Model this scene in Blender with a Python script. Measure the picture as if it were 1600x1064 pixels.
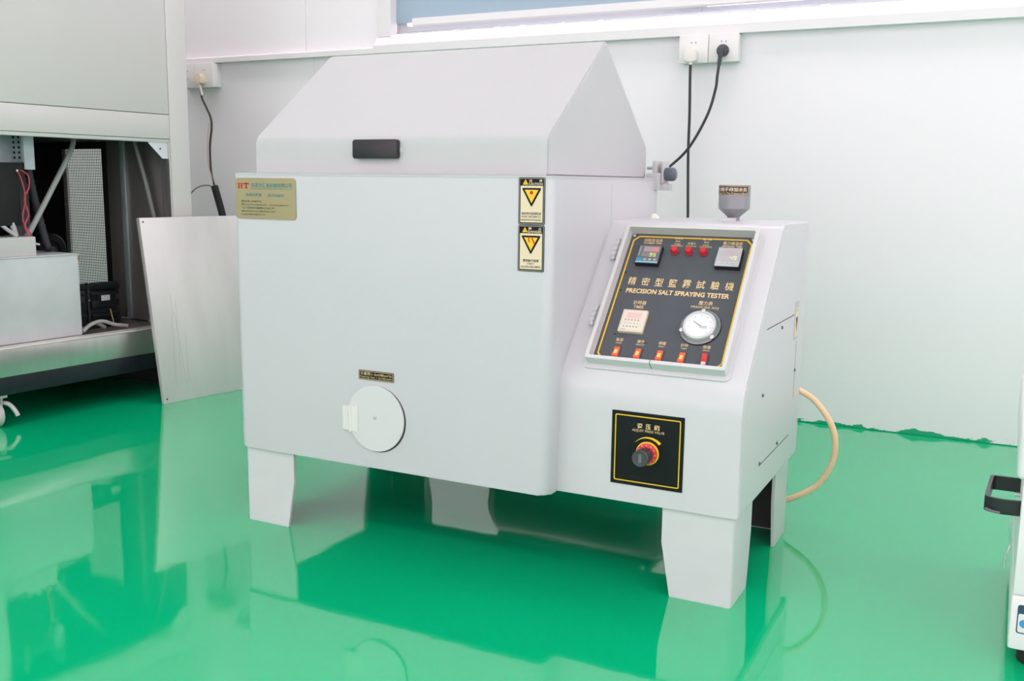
import bpy, bmesh, math, random
from mathutils import Matrix, Vector
random.seed(4)
for o in list(bpy.data.objects): bpy.data.objects.remove(o)
S = bpy.context.scene
COL = S.collection

# ------------------------------------------------------------------ camera
CAM_POS = Vector((1.4596, -1.5873, 0.7354))
YAW, PITCH, ROLL, FPX = 0.4693, -0.1591, 0.0121, 1547.5
fw = Vector((-math.sin(YAW)*math.cos(PITCH), math.cos(YAW)*math.cos(PITCH), math.sin(PITCH)))
rt = Vector((math.cos(YAW), math.sin(YAW), 0)); up = rt.cross(fw)
r2 = rt*math.cos(ROLL)+up*math.sin(ROLL); u2 = up*math.cos(ROLL)-rt*math.sin(ROLL)
cam = bpy.data.cameras.new('camera'); cam_o = bpy.data.objects.new('camera', cam); COL.objects.link(cam_o)
cam.sensor_width = 36; cam.lens = FPX/1600*36; cam.clip_start = 0.02
cam_o.matrix_world = Matrix(((r2.x,u2.x,-fw.x,CAM_POS.x),(r2.y,u2.y,-fw.y,CAM_POS.y),(r2.z,u2.z,-fw.z,CAM_POS.z),(0,0,0,1)))
S.camera = cam_o

# ------------------------------------------------------------------ world, exposure
w = bpy.data.worlds.new('overcast'); S.world = w; w.use_nodes = True
bg = w.node_tree.nodes['Background']; bg.inputs[0].default_value = (1.0, 0.79, 0.915, 1); bg.inputs[1].default_value = 4.0
S.view_settings.view_transform = 'Standard'; S.view_settings.look = 'None'; S.view_settings.gamma = 1
S.view_settings.use_curve_mapping = False
S.view_settings.exposure = -0.34
LAMP = 7.0           # brightness of the ceiling panels

# ------------------------------------------------------------------ materials
MATS = {}
def mat(name, col, rough=.5, metal=0., spec=.5, emit=None, estr=0., noise=None, bump=None, rnoise=None, alpha=None, ior=None, coat=0.):
    """noise=(scale, amount, stretch) varies the colour; bump=(scale,strength); rnoise=(scale,amount) varies gloss"""
    if name in MATS: return MATS[name]
    m = bpy.data.materials.new(name); m.use_nodes = True; nt = m.node_tree; n = nt.nodes; L = nt.links
    b = n['Principled BSDF']
    b.inputs['Base Color'].default_value = (*col, 1); b.inputs['Roughness'].default_value = rough
    b.inputs['Metallic'].default_value = metal; b.inputs['Specular IOR Level'].default_value = spec
    if ior: b.inputs['IOR'].default_value = ior
    if coat: b.inputs['Coat Weight'].default_value = coat; b.inputs['Coat Roughness'].default_value = .08
    if emit: b.inputs['Emission Color'].default_value = (*emit, 1); b.inputs['Emission Strength'].default_value = estr
    if noise or bump or rnoise:
        g = n.new('ShaderNodeNewGeometry')
        def nz(scale, stretch=(1,1,1), detail=5):
            mp = n.new('ShaderNodeMapping'); mp.inputs['Scale'].default_value = stretch
            L.new(g.outputs['Position'], mp.inputs['Vector'])
            t = n.new('ShaderNodeTexNoise'); t.inputs['Scale'].default_value = scale; t.inputs['Detail'].default_value = detail
            L.new(mp.outputs[0], t.inputs['Vector']); return t
        if noise:
            t = nz(noise[0], noise[2] if len(noise) > 2 else (1,1,1))
            r = n.new('ShaderNodeMapRange'); r.inputs[1].default_value = .3; r.inputs[2].default_value = .7
            r.inputs[3].default_value = 1-noise[1]; r.inputs[4].default_value = 1+noise[1]*.4
            L.new(t.outputs[0], r.inputs[0])
            mx = n.new('ShaderNodeMix'); mx.data_type = 'RGBA'; mx.blend_type = 'MULTIPLY'; mx.inputs[0].default_value = 1
            mx.inputs[6].default_value = (*col, 1); L.new(r.outputs[0], mx.inputs[7]); L.new(mx.outputs[2], b.inputs['Base Color'])
        if rnoise:
            t = nz(rnoise[0]); r = n.new('ShaderNodeMapRange'); r.inputs[3].default_value = rough-rnoise[1]; r.inputs[4].default_value = rough+rnoise[1]
            L.new(t.outputs[0], r.inputs[0]); L.new(r.outputs[0], b.inputs['Roughness'])
        if bump:
            t = nz(bump[0], bump[2] if len(bump) > 2 else (1,1,1)); bp = n.new('ShaderNodeBump'); bp.inputs['Strength'].default_value = bump[1]; bp.inputs['Distance'].default_value = .002
            L.new(t.outputs[0], bp.inputs['Height']); L.new(bp.outputs[0], b.inputs['Normal'])
    MATS[name] = m; return m

def floor_material():
    m = bpy.data.materials.new('green_epoxy'); m.use_nodes = True; nt = m.node_tree; n = nt.nodes; L = nt.links
    b = n['Principled BSDF']; g = n.new('ShaderNodeNewGeometry')
    t = n.new('ShaderNodeTexNoise'); t.inputs['Scale'].default_value = 2.2; t.inputs['Detail'].default_value = 6; L.new(g.outputs['Position'], t.inputs['Vector'])
    cr = n.new('ShaderNodeMix'); cr.data_type = 'RGBA'; cr.inputs[6].default_value = (0.001, .46, .186, 1); cr.inputs[7].default_value = (0.002, .51, .212, 1)
    L.new(t.outputs[0], cr.inputs[0]); L.new(cr.outputs[2], b.inputs['Base Color'])
    b.inputs['Roughness'].default_value = .045; b.inputs['IOR'].default_value = 2.0
    mp = n.new('ShaderNodeMapping'); mp.inputs['Scale'].default_value = (1, 1, 1); L.new(g.outputs['Position'], mp.inputs['Vector'])
    t2 = n.new('ShaderNodeTexNoise'); t2.inputs['Scale'].default_value = 7; t2.inputs['Detail'].default_value = 2.5; L.new(mp.outputs[0], t2.inputs['Vector'])
    t3 = n.new('ShaderNodeTexNoise'); t3.inputs['Scale'].default_value = 120; t3.inputs['Detail'].default_value = 1; L.new(mp.outputs[0], t3.inputs['Vector'])
    b1 = n.new('ShaderNodeBump'); b1.inputs['Strength'].default_value = .14; b1.inputs['Distance'].default_value = .0035; L.new(t2.outputs[0], b1.inputs['Height'])
    b2 = n.new('ShaderNodeBump'); b2.inputs['Strength'].default_value = .05; b2.inputs['Distance'].default_value = .0006; L.new(t3.outputs[0], b2.inputs['Height']); L.new(b1.outputs[0], b2.inputs['Normal'])
    L.new(b2.outputs[0], b.inputs['Normal'])
    return m

def wall_material():
    """white wall panel with ragged green floor paint smeared along its foot"""
    m = bpy.data.materials.new('white_wall_panel'); m.use_nodes = True; nt = m.node_tree; n = nt.nodes; L = nt.links
    b = n['Principled BSDF']; g = n.new('ShaderNodeNewGeometry'); b.inputs['Roughness'].default_value = .42
    sp = n.new('ShaderNodeSeparateXYZ'); L.new(g.outputs['Position'], sp.inputs[0])
    mp = n.new('ShaderNodeMapping'); mp.inputs['Scale'].default_value = (1, 1, 2.6); L.new(g.outputs['Position'], mp.inputs['Vector'])
    t = n.new('ShaderNodeTexNoise'); t.inputs['Scale'].default_value = 9; t.inputs['Detail'].default_value = 6; t.inputs['Roughness'].default_value = .7; L.new(mp.outputs[0], t.inputs['Vector'])
    th = n.new('ShaderNodeMapRange'); th.inputs[1].default_value = .42; th.inputs[2].default_value = .75; th.inputs[3].default_value = .003; th.inputs[4].default_value = .03; L.new(t.outputs[0], th.inputs[0])
    lt = n.new('ShaderNodeMath'); lt.operation = 'LESS_THAN'; L.new(sp.outputs[2], lt.inputs[0]); L.new(th.outputs[0], lt.inputs[1])
    mx = n.new('ShaderNodeMix'); mx.data_type = 'RGBA'; mx.inputs[6].default_value = (.875, .875, .885, 1); mx.inputs[7].default_value = (.01, .40, .18, 1)
    L.new(lt.outputs[0], mx.inputs[0]); L.new(mx.outputs[2], b.inputs['Base Color'])
    return m

def clear_material(name, col, mixf, rough=.05):
    m = bpy.data.materials.new(name); m.use_nodes = True; nt = m.node_tree; n = nt.nodes; L = nt.links
    b = n['Principled BSDF']; b.inputs['Base Color'].default_value = (*col, 1); b.inputs['Roughness'].default_value = rough
    tr = n.new('ShaderNodeBsdfTransparent'); tr.inputs[0].default_value = (*[min(1, c*1.3) for c in col], 1)
    ms = n.new('ShaderNodeMixShader'); ms.inputs[0].default_value = mixf
    L.new(tr.outputs[0], ms.inputs[1]); L.new(b.outputs[0], ms.inputs[2]); L.new(ms.outputs[0], n['Material Output'].inputs[0]); return m

WALL = wall_material(); FLOOR = floor_material()
WHITE = mat('white_paint', (.86,.86,.865), .45)
TRIM = mat('white_trim', (.80,.805,.80), .35)
TANK = mat('pale_grey_plastic', (.59,.59,.612), .32, noise=(3,.02), rnoise=(6,.05))
LIDM = mat('white_grey_plastic', (.55,.56,.562), .6, spec=.25, noise=(2.5,.02))
CABM = mat('cabinet_grey_plastic', (.62,.625,.635), .3, noise=(3,.02))
LEGM = mat('leg_grey_plastic', (.64,.645,.65), .35, noise=(14,.03))
BEZ = mat('bezel_plastic', (.64,.645,.64), .3)
PLATE = mat('dark_grey_panel', (.085,.09,.105), .28, noise=(30,.08))
GOLD = mat('gold_print', (.86,.64,.32), .5)
YELLOW = mat('yellow_print', (.86,.55,.02), .5)
BLACK = mat('black_plastic', (.012,.013,.016), .3)
BLACKM = mat('black_matte', (.012,.013,.014), .7)
BLKPLATE = mat('black_plate', (.008,.011,.011), .45, spec=.18, noise=(60,.15))
DKPRINT = mat('dark_print', (.03,.025,.02), .6)
RED = mat('red_print', (.62,.015,.02), .5)
REDP = mat('red_plastic', (.72,.03,.03), .35)
TEAL = mat('teal_print', (.01,.20,.23), .5)
BRASS = mat('gold_sticker', (.38,.325,.175), .42, metal=.35, noise=(8,.08))
CREAMS = mat('cream_sticker', (.80,.66,.46), .45)
GREYRUB = mat('dark_grey_rubber', (.055,.06,.07), .45)
CHROME = mat('steel_screw', (.65,.65,.64), .22, metal=1)
DIAL = mat('dial_white', (.80,.81,.81), .3)
WARMW = mat('cream_white_sheet', (.66,.645,.615), .24, noise=(2,.03), rnoise=(5,.05))
STEEL = mat('brushed_steel', (.60,.585,.56), .3, metal=.85, noise=(40,.07,(1,1,.04)), bump=(220,.05,(1,1,.03)))
STEELP = mat('dull_steel_panel', (.72,.695,.675), .36, metal=.4, noise=(9,.10,(1,1,.25)))
DKSTEEL = mat('dark_steel', (.36,.335,.32), .45, metal=.6, noise=(6,.25,(1,1,.3)))
GALV = mat('galvanised_steel', (.56,.64,.66), .35, metal=.5, noise=(25,.12))
GREYBOX = mat('pale_grey_box_paint', (.70,.71,.725), .35, noise=(7,.12))
NAVY = mat('navy_black_frame', (.012,.015,.024), .4, noise=(30,.4))
TUBEG = mat('grey_tube', (.42,.43,.41), .45)
REDW = mat('red_wire', (.62,.08,.11), .45)
WIREDK = mat('black_cable', (.03,.031,.033), .45)
ORANGE = mat('orange_hose', (.95,.66,.40), .38)
CREAMP = mat('cream_plug', (.80,.70,.50), .4)
IVORY = mat('ivory_plug', (.82,.80,.74), .4)
CASTW = mat('caster_plastic', (.62,.60,.58), .4)
BLUEF = mat('blue_print', (.08,.30,.62), .5)
NAVYP = mat('navy_print', (.03,.07,.12), .5)
DARKSLOT = mat('slot_black', (.02,.02,.02), .8)
GLASS = clear_material('window_glass', (.80,.90,.95), .12)
CLEARP = clear_material('smoky_clear_plastic', (.42,.44,.45), .62, .12)

# ------------------------------------------------------------------ mesh helpers
I4 = Matrix.Identity(4)
WM = {}
def frame(o, u, v, n):
    return Matrix(((u[0],v[0],n[0],o[0]),(u[1],v[1],n[1],o[1]),(u[2],v[2],n[2],o[2]),(0,0,0,1)))
def empty(name, loc, rz=0, label=None, cat=None, group=None):
    o = bpy.data.objects.new(name, None); COL.objects.link(o); o.empty_display_size = .05
    o.location = loc; o.rotation_euler = (0,0,rz); WM[o] = Matrix.Translation(loc) @ Matrix.Rotation(rz,4,'Z')
    if label: tag(o, label, cat, group)
    return o
def tag(o, label=None, cat=None, group=None, kind=None):
    if label: o['label'] = label
    if cat: o['category'] = cat
    if group: o['group'] = group
    if kind: o['kind'] = kind
    return o
def put(o, parent):
    o.parent = parent; o.matrix_parent_inverse = WM[parent].inverted()
def build(name, bm, m, parent=None, M=I4, smooth=None, label=None, kind=None):
    bm.transform(M)
    if M.determinant() < 0: bmesh.ops.reverse_faces(bm, faces=bm.faces[:])
    lo = Vector((1e9,)*3); hi = -lo
    for v in bm.verts:
        for i in range(3): lo[i] = min(lo[i], v.co[i]); hi[i] = max(hi[i], v.co[i])
    c = (lo+hi)/2
    if parent is None: c.z = lo.z
    for v in bm.verts: v.co -= c
    me = bpy.data.meshes.new(name); bm.to_mesh(me); bm.free()
    if smooth is not None:
        for p in me.polygons: p.use_smooth = True
        me.set_sharp_from_angle(angle=math.radians(smooth))
    me.materials.append(m)
    o = bpy.data.objects.new(name, me); COL.objects.link(o); o.location = c; WM[o] = Matrix.Translation(c)
    if parent: put(o, parent)
    if label: o['label'] = label
    if kind: o['kind'] = kind
    return o
def NB(): return bmesh.new()
def box(bm, x0, x1, y0, y1, z0, z1, bev=0, seg=2):
    r = bmesh.ops.create_cube(bm, size=1)
    vs = r['verts']
    for v in vs: v.co = Vector(((x0+x1)/2+v.co.x*(x1-x0), (y0+y1)/2+v.co.y*(y1-y0), (z0+z1)/2+v.co.z*(z1-z0)))
    if bev:
        es = list({e for v in vs for e in v.link_edges})
        bmesh.ops.bevel(bm, geom=es, offset=bev, segments=seg, affect='EDGES', profile=.5)
    return bm
def prism(bm, poly, h0, h1, bev=0, seg=2):
    """poly: ccw (u,v) list, extruded along local z from h0 to h1"""
    n = len(poly)
    a = [bm.verts.new((p[0],p[1],h0)) for p in poly]; b = [bm.verts.new((p[0],p[1],h1)) for p in poly]
    f = [bm.faces.new(a[::-1]), bm.faces.new(b)]
    for i in range(n): f.append(bm.faces.new((a[i],a[(i+1)%n],b[(i+1)%n],b[i])))
    if bev:
        es = [e for e in f[0].edges]+[e for e in f[1].edges]
        bmesh.ops.bevel(bm, geom=es, offset=bev, segments=seg, affect='EDGES', profile=.5)
    return bm
def rrect(x0, x1, y0, y1, r, seg=5):
    out = []
    for cx, cy, a0 in ((x1-r,y0+r,-90),(x1-r,y1-r,0),(x0+r,y1-r,90),(x0+r,y0+r,180)):
        for i in range(seg+1):
            a = math.radians(a0+90*i/seg); out.append((cx+r*math.cos(a), cy+r*math.sin(a)))
    return out
def circ(cx, cy, r, n=32): return [(cx+r*math.cos(2*math.pi*i/n), cy+r*math.sin(2*math.pi*i/n)) for i in range(n)]
def ring(bm, outer, inner, h0, h1):
    n = len(outer); V = []
    for poly, h in ((outer,h0),(outer,h1),(inner,h1),(inner,h0)): V.append([bm.verts.new((p[0],p[1],h)) for p in poly])
    for i in range(n):
        j = (i+1)%n
        for k in range(4): bm.faces.new((V[k][i],V[k][j],V[(k+1)%4][j],V[(k+1)%4][i]))
    return bm
def lathe(bm, prof, cx=0, cy=0, n=28):
    """prof: (r,z) from bottom to top; axis local z; closed at the ends where r=0"""
    rings = []
    for r, z in prof:
        if r <= 1e-6: rings.append([bm.verts.new((cx,cy,z))])
        else: rings.append([bm.verts.new((cx+r*math.cos(2*math.pi*i/n), cy+r*math.sin(2*math.pi*i/n), z)) for i in range(n)])
    for A, B in zip(rings, rings[1:]):
        for i in range(n):
            j = (i+1)%n
            if len(A) == 1 and len(B) == 1: continue
            if len(A) == 1: bm.faces.new((A[0],B[j],B[i]))
            elif len(B) == 1: bm.faces.new((A[i],A[j],B[0]))
            else: bm.faces.new((A[i],A[j],B[j],B[i]))
    return bm
def spline(pts, sub=8):
    P = [Vector(p) for p in pts]; P = [P[0]*2-P[1]]+P+[P[-1]*2-P[-2]]; out = []
    for i in range(1, len(P)-2):
        a,b,c,d = P[i-1:i+3]
        for k in range(sub):
            t = k/sub
            out.append(.5*((2*b)+(c-a)*t+(2*a-5*b+4*c-d)*t*t+(3*b-a-3*c+d)*t**3))
    out.append(P[-2]); return out
def tube(bm, pts, r, seg=10, sub=8, rf=None):
    pts = spline(pts, sub) if sub else [Vector(p) for p in pts]
    T = [(pts[min(i+1,len(pts)-1)]-pts[max(i-1,0)]).normalized() for i in range(len(pts))]
    ref = Vector((0,0,1)) if abs(T[0].z) < .9 else Vector((1,0,0))
    nrm = T[0].cross(ref).normalized(); R = []
    for i, (p, t) in enumerate(zip(pts, T)):
        nrm = (nrm-t*nrm.dot(t)).normalized(); bn = t.cross(nrm)
        rr = r if rf is None else rf(i/(len(pts)-1), i)
        R.append([bm.verts.new(p+(nrm*math.cos(2*math.pi*k/seg)+bn*math.sin(2*math.pi*k/seg))*rr) for k in range(seg)])
    for A, B in zip(R, R[1:]):
        for k in range(seg): bm.faces.new((A[k],A[(k+1)%seg],B[(k+1)%seg],B[k]))
    bm.faces.new(R[0][::-1]); bm.faces.new(R[-1]); return bm
def txt(s, F, cx, cy, wd, ht, h, m, parent, name='lettering', bold=0., shear=0., bend=None, extrude=0):
    """flat print: text fitted into a box of wd x ht centred on (cx,cy) of frame F, h above the surface"""
    cu = bpy.data.curves.new('text', 'FONT'); cu.body = s; cu.resolution_u = 2; cu.offset = bold; cu.shear = shear
    cu.align_x = 'CENTER'; cu.space_line = 1.0
    t = bpy.data.objects.new('text', cu); COL.objects.link(t)
    dg = bpy.context.evaluated_depsgraph_get(); dg.update()
    me = bpy.data.meshes.new_from_object(t.evaluated_get(dg))
    bpy.data.objects.remove(t); bpy.data.curves.remove(cu)
    bm = NB(); bm.from_mesh(me); bpy.data.meshes.remove(me)
    if not bm.verts: bm.free(); return None
    xs = [v.co.x for v in bm.verts]; ys = [v.co.y for v in bm.verts]
    ax, bx, ay, by = min(xs), max(xs), min(ys), max(ys)
    for v in bm.verts:
        x = cx+((v.co.x-ax)/max(bx-ax,1e-6)-.5)*wd; y = cy+((v.co.y-ay)/max(by-ay,1e-6)-.5)*ht
        v.co = bend(x, y, h) if bend else Vector((x, y, h))
    return build(name, bm, m, parent, F if not bend else I4)
SEG = {'0':'abcdef','1':'bc','2':'abged','3':'abgcd','4':'fgbc','5':'afgcd','6':'afgedc','7':'abc','8':'abcdefg','9':'abcfgd','F':'aefg',' ':''}
def digit(bm, ch, x, y, w_, h_, z):
    t = w_*.2
    R = {'a':(0,h_-t,w_,h_),'d':(0,0,w_,t),'g':(0,h_/2-t/2,w_,h_/2+t/2),'f':(0,h_/2,t,h_),'b':(w_-t,h_/2,w_,h_),'e':(0,0,t,h_/2),'c':(w_-t,0,w_,h_/2)}
    for s in SEG[ch]:
        a,b,c,d = R[s]; e = t*.12
        vs = [bm.verts.new(p) for p in ((x+a+e,y+b+e,z),(x+c-e,y+b+e,z),(x+c-e,y+d-e,z),(x+a+e,y+d-e,z))]; bm.faces.new(vs)

# ------------------------------------------------------------------ setting: the room
WY = 1.535; X0, X1, YF, ZC = -3.3, 4.0, -4.2, 2.75
tag(build('floor', box(NB(), X0-.1, X1+.1, YF-.1, WY+.2, -.08, 0), FLOOR), 'glossy green epoxy floor', None, None, 'structure')
tag(build('ceiling', box(NB(), X0-.1, X1+.1, YF-.1, WY+.2, ZC, ZC+.08), WHITE), kind='structure')
tag(build('wall_left', box(NB(), X0-.1, X0, YF, WY, 0, ZC), WHITE), kind='structure')

QX0, QX1, QZ0, QZ1 = -2.7, 3.4, .35, 2.4
wf = NB(); box(wf, X0-.1, X1+.1, YF-.1, YF, 0, QZ0); box(wf, X0-.1, X1+.1, YF-.1, YF, QZ1, ZC); box(wf, X0-.1, QX0, YF-.1, YF, QZ0, QZ1); box(wf, QX1, X1+.1, YF-.1, YF, QZ0, QZ1)
tag(build('wall_front', wf, WHITE), kind='structure')
w2 = empty('added_window_2', (.35, YF-.05, QZ0)); tag(w2, 'unseen wide window band added in the wall opposite the test machine', None, None, 'structure')  # unseen window, added so daylight reaches the machine from the front
fb = NB(); box(fb, QX0, QX1, YF-.08, YF-.02, QZ0, QZ0+.05); box(fb, QX0, QX1, YF-.08, YF-.02, QZ1-.05, QZ1)
for i in range(7): x = QX0+(QX1-QX0-.05)*i/6; box(fb, x, x+.05, YF-.08, YF-.02, QZ0+.05, QZ1-.05)
build('window_frame', fb, TRIM, w2)
for i in range(6): x = QX0+(QX1-QX0-.05)*i/6; build('pane', box(NB(), x+.05, x+(QX1-QX0-.05)/6, YF-.053, YF-.047, QZ0+.05, QZ1-.05), GLASS, w2)
RY0, RY1 = -3.7, .5
wr = NB(); box(wr, X1, X1+.1, YF, WY, 0, QZ0); box(wr, X1, X1+.1, YF, WY, QZ1, ZC); box(wr, X1, X1+.1, YF, RY0, QZ0, QZ1); box(wr, X1, X1+.1, RY1, WY, QZ0, QZ1)
tag(build('wall_right', wr, WHITE), kind='structure')
w3 = empty('added_window_3', (X1+.05, -1.6, QZ0)); tag(w3, 'unseen wide window band added in the right side wall', None, None, 'structure')  # out of view; added to brighten the faces turned to the right
fb = NB(); box(fb, X1+.02, X1+.08, RY0, RY1, QZ0, QZ0+.05); box(fb, X1+.02, X1+.08, RY0, RY1, QZ1-.05, QZ1)
for i in range(6): y = RY0+(RY1-RY0-.05)*i/5; box(fb, X1+.02, X1+.08, y, y+.05, QZ0+.05, QZ1-.05)
build('window_frame', fb, TRIM, w3)
for i in range(5): y = RY0+(RY1-RY0-.05)*i/5; build('pane', box(NB(), X1+.047, X1+.053, y+.05, y+(RY1-RY0-.05)/5, QZ0+.05, QZ1-.05), GLASS, w3)
# back wall: core with the window hole, faced with panels
WX0, WX1, WZ0, WZ1 = -.675, 2.6, 1.25, 2.25
wb = NB()
box(wb, X0-.1, X1+.1, WY+.012, WY+.12, 0, WZ0-.01); box(wb, X0-.1, X1+.1, WY+.012, WY+.12, WZ1, ZC)
box(wb, X0-.1, WX0, WY+.012, WY+.12, WZ0-.01, WZ1); box(wb, WX1, X1+.1, WY+.012, WY+.12, WZ0-.01, WZ1)
wall_back = tag(build('wall_back', wb, WHITE), kind='structure')
def panel(x0, x1, z0, z1): build('wall_panel', box(NB(), x0+.0007, x1-.0007, WY, WY+.0118, z0, z1, .002), WALL, wall_back)
for a, b in ((X0,-2.15),(-2.15,-.985),(-.985,.17),(.17,1.56),(1.56,2.75),(2.75,X1)): panel(a, b, 0.0, 1.20)
for a, b in ((X0,-2.2),(-2.2,-1.02),(-1.02,WX0)): panel(a, b, 1.203, WZ1)
panel(WX1, X1, 1.203, WZ1)
for a, b in ((X0,-2.2),(-2.2,-1.02),(-1.02,.17),(.17,1.56),(1.56,2.75),(2.75,X1)): panel(a, b, WZ1+.003, ZC)
# moulding that runs below the window and on to the left
tb = NB()
prof = [(WY,1.190),(WY,1.214),(1.512,1.214),(1.505,1.208),(1.505,1.190)]
t1 = prism(NB(), prof, X0, -.688); 
FX = frame((0,0,0),(0,1,0),(0,0,1),(1,0,0))
tag(build('trim_1', t1, TRIM, None, FX), 'narrow white moulding strip along the back wall left of the window', None, None, 'structure')
prof2 = [(WY+.03,1.190),(WY+.03,1.256),(1.528,1.254),(1.507,1.222),(1.502,1.217),(1.502,1.190)]
tag(build('trim_2', prism(NB(), prof2, -.622, X1), TRIM, None, FX), 'white sloping sill moulding below the window', None, None, 'structure')
tag(build('trim_3', prism(NB(), prof2, -.6875, -.6225), TRIM, None, FX), 'short white corner block at the left end of the window sill', None, None, 'structure')
tag(build('trim_4', box(NB(), -.682, -.626, 1.522, WY+.03, 1.2485, WZ1, .002), TRIM), 'white upright casing at the left side of the window', None, None, 'structure')
# window
win = empty('window_1', (1.0, 1.58, WZ0)); tag(win, 'sliding window with white aluminium frame above the sill', None, None, 'structure')
fb = NB(); box(fb, WX0, WX1, WY+.02, WY+.10, 1.241, 1.262); box(fb, WX0, WX1, WY+.02, WY+.10, WZ1-.03, WZ1); box(fb, WX0+.0, WX0+.012, WY+.02, WY+.10, 1.262, WZ1-.03); box(fb, WX1-.03, WX1, WY+.02, WY+.10, 1.262, WZ1-.03)
build('window_frame', fb, TRIM, win)
build('track', box(NB(), WX0+.02, WX1-.03, WY+.035, WY+.055, 1.262, 1.270), GALV, win)
for a, b, y in ((WX0+.028, .50, 1.605),(.47, 1.55, 1.622),(1.52, WX1-.03, 1.605)):
    sb = NB(); box(sb, a, b, y-.008, y+.008, 1.2695, 1.292); box(sb, a, b, y-.008, y+.008, WZ1-.07, WZ1-.031)
    box(sb, a, a+.045, y-.008, y+.008, 1.292, WZ1-.07); box(sb, b-.045, b, y-.008, y+.008, 1.292, WZ1-.07)
    s_ = build('sash', sb, TRIM, win)
    build('pane', box(NB(), a+.045, b-.045, y-.003, y+.003, 1.292, WZ1-.07), GLASS, s_)
cb = NB()
for k in range(26):      # crumbs of old sealant left on the sill edge
    x = -.50+.055*k+random.uniform(-.02,.02); l = random.uniform(.006,.03)
    box(cb, x, x+l, 1.533, 1.545, 1.2552, 1.2555+random.uniform(.002,.006), .001)
build('sealant_crumbs', cb, WHITE, win, kind='stuff')
# light blue blind hanging in front of the glass
BLUEB = bpy.data.materials.new('blue_blind'); BLUEB.use_nodes = True
_n = BLUEB.node_tree.nodes; _b = _n['Principled BSDF']; _b.inputs['Base Color'].default_value = (.47,.60,.67,1); _b.inputs['Roughness'].default_value = .5
_t = _n.new('ShaderNodeBsdfTranslucent'); _t.inputs[0].default_value = (.47,.60,.67,1); _m = _n.new('ShaderNodeMixShader'); _m.inputs[0].default_value = .35
BLUEB.node_tree.links.new(_b.outputs[0], _m.inputs[1]); BLUEB.node_tree.links.new(_t.outputs[0], _m.inputs[2]); BLUEB.node_tree.links.new(_m.outputs[0], _n['Material Output'].inputs[0])
bl = empty('roller_blind', (.2, 1.565, 1.29), 0, 'light blue roller blind lowered in the window with white bottom bar', 'blind')
build('blind_fabric', box(NB(), -.655, 1.35, 1.563, 1.565, 1.299, 2.2), BLUEB, bl)
build('bottom_bar', prism(NB(), [(1.548,1.288),(1.556,1.283),(1.5628,1.286),(1.5628,1.312),(1.550,1.312)], -.551, 1.35, .001), TRIM, bl, FX)
rl = NB(); lathe(rl, [(0,-.67),(.022,-.67),(.022,1.37),(0,1.37)], 1.578, 2.21); build('roller', rl, TRIM, bl, FX, 40)
# ceiling lamps
k = 0
for yy, nm in ((.95,'nearest the window wall'),(-1.9,'in the middle row'),(-3.3,'in the row farthest from the window')):
    for xx, nx in ((-2.65,'leftmost'),(-.75,'second from left'),(1.15,'second from right'),(3.05,'rightmost')):
        e = empty('ceiling_light', (xx, yy, ZC), 0, 'white LED ceiling panel %s, %s one' % (nm, nx), 'lamp', 'LED panels on the ceiling')
        fbm = NB(); ring(fbm, [(xx-.6,yy-.3),(xx+.6,yy-.3),(xx+.6,yy+.3),(xx-.6,yy+.3)], [(xx-.58,yy-.28),(xx+.58,yy-.28),(xx+.58,yy+.28),(xx-.58,yy+.28)], ZC-.03, ZC-.0005)
        build('lamp_frame', fbm, TRIM, e)
        build('diffuser', box(NB(), xx-.58, xx+.58, yy-.28, yy+.28, ZC-.024, ZC-.012), mat('lamp_diffuser', (.9,.9,.9), .5, emit=(1,.795,.88), estr=LAMP), e)

# ------------------------------------------------------------------ the salt spray tester
XT, XC, ZB, ZT, YB = .7301, 1.07, .1655, .7457, .5767
C0, C1, C2, ZCB, ZK = .0458, .5403, .2943, .6615, .3792
T = empty('salt_spray_tester', (.535, .28, 0), 0, 'large pale grey salt spray test machine with peaked lid and sloping control console', 'test machine')
FT = frame((0,0,0),(1,0,0),(0,0,1),(0,-1,0))            # tank front: x, z, outwards
FZ = I4
# tank body: rounded upright corners
tp = rrect(0, XT, 0, YB, .018, 6)
tank = build('tank_body', prism(NB(), tp, ZB, ZT, .004), TANK, T, FZ, 30)
rim = NB(); ring(rim, rrect(-.0006, XT+.0006, -.0006, YB+.0006, .0182, 6), rrect(.03, XT-.025, .03, YB-.02, .01, 6), ZT-.004, ZT+.0008); build('rim', rim, LIDM, T, FZ, 30)
build('side_seam', box(NB(), XT-.001, XT+.0004, .2835, .2847, ZB+.01, ZT-.012), mat('seam_grey', (.5,.52,.53), .5), T)
# lid
LX0, LX1, LY0, LY1, LZ, RZ, RY = .0352, .7022, .035, .5567, .8148, 1.0125, .298
def rounded(poly, rad):
    out = []
    n = len(poly)
    for i, p in enumerate(poly):
        r_ = rad.get(i, 0)
        if not r_: out.append(p); continue
        p = Vector(p); a = (Vector(poly[i-1])-p).normalized(); b = (Vector(poly[(i+1)%n])-p).normalized()
        for t in (0,.25,.5,.75,1):
            q0 = p+a*r_; q1 = p+b*r_
            q = q0*(1-t)**2+p*2*t*(1-t)+q1*t*t; out.append((q.x,q.y))
    return out
lp = rounded([(LY0,ZT+.0012),(LY1,ZT+.0012),(LY1,LZ),(RY,RZ),(LY0,LZ)], {2:.01,3:.006,4:.012})
lid = build('lid', prism(NB(), lp, LX0, LX1, .0025), LIDM, T, FX, 25, 'peaked white-grey lid like a small gabled roof')
gp = rounded([(LY0+.004,ZT+.003),(LY1-.004,ZT+.003),(LY1-.004,LZ-.003),(RY,RZ-.009),(LY0+.004,LZ-.003)], {3:.006})
build('gable_plate', prism(NB(), gp, LX1-.0004, LX1+.0022, .0008), LIDM, lid, FX, 25)
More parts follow.
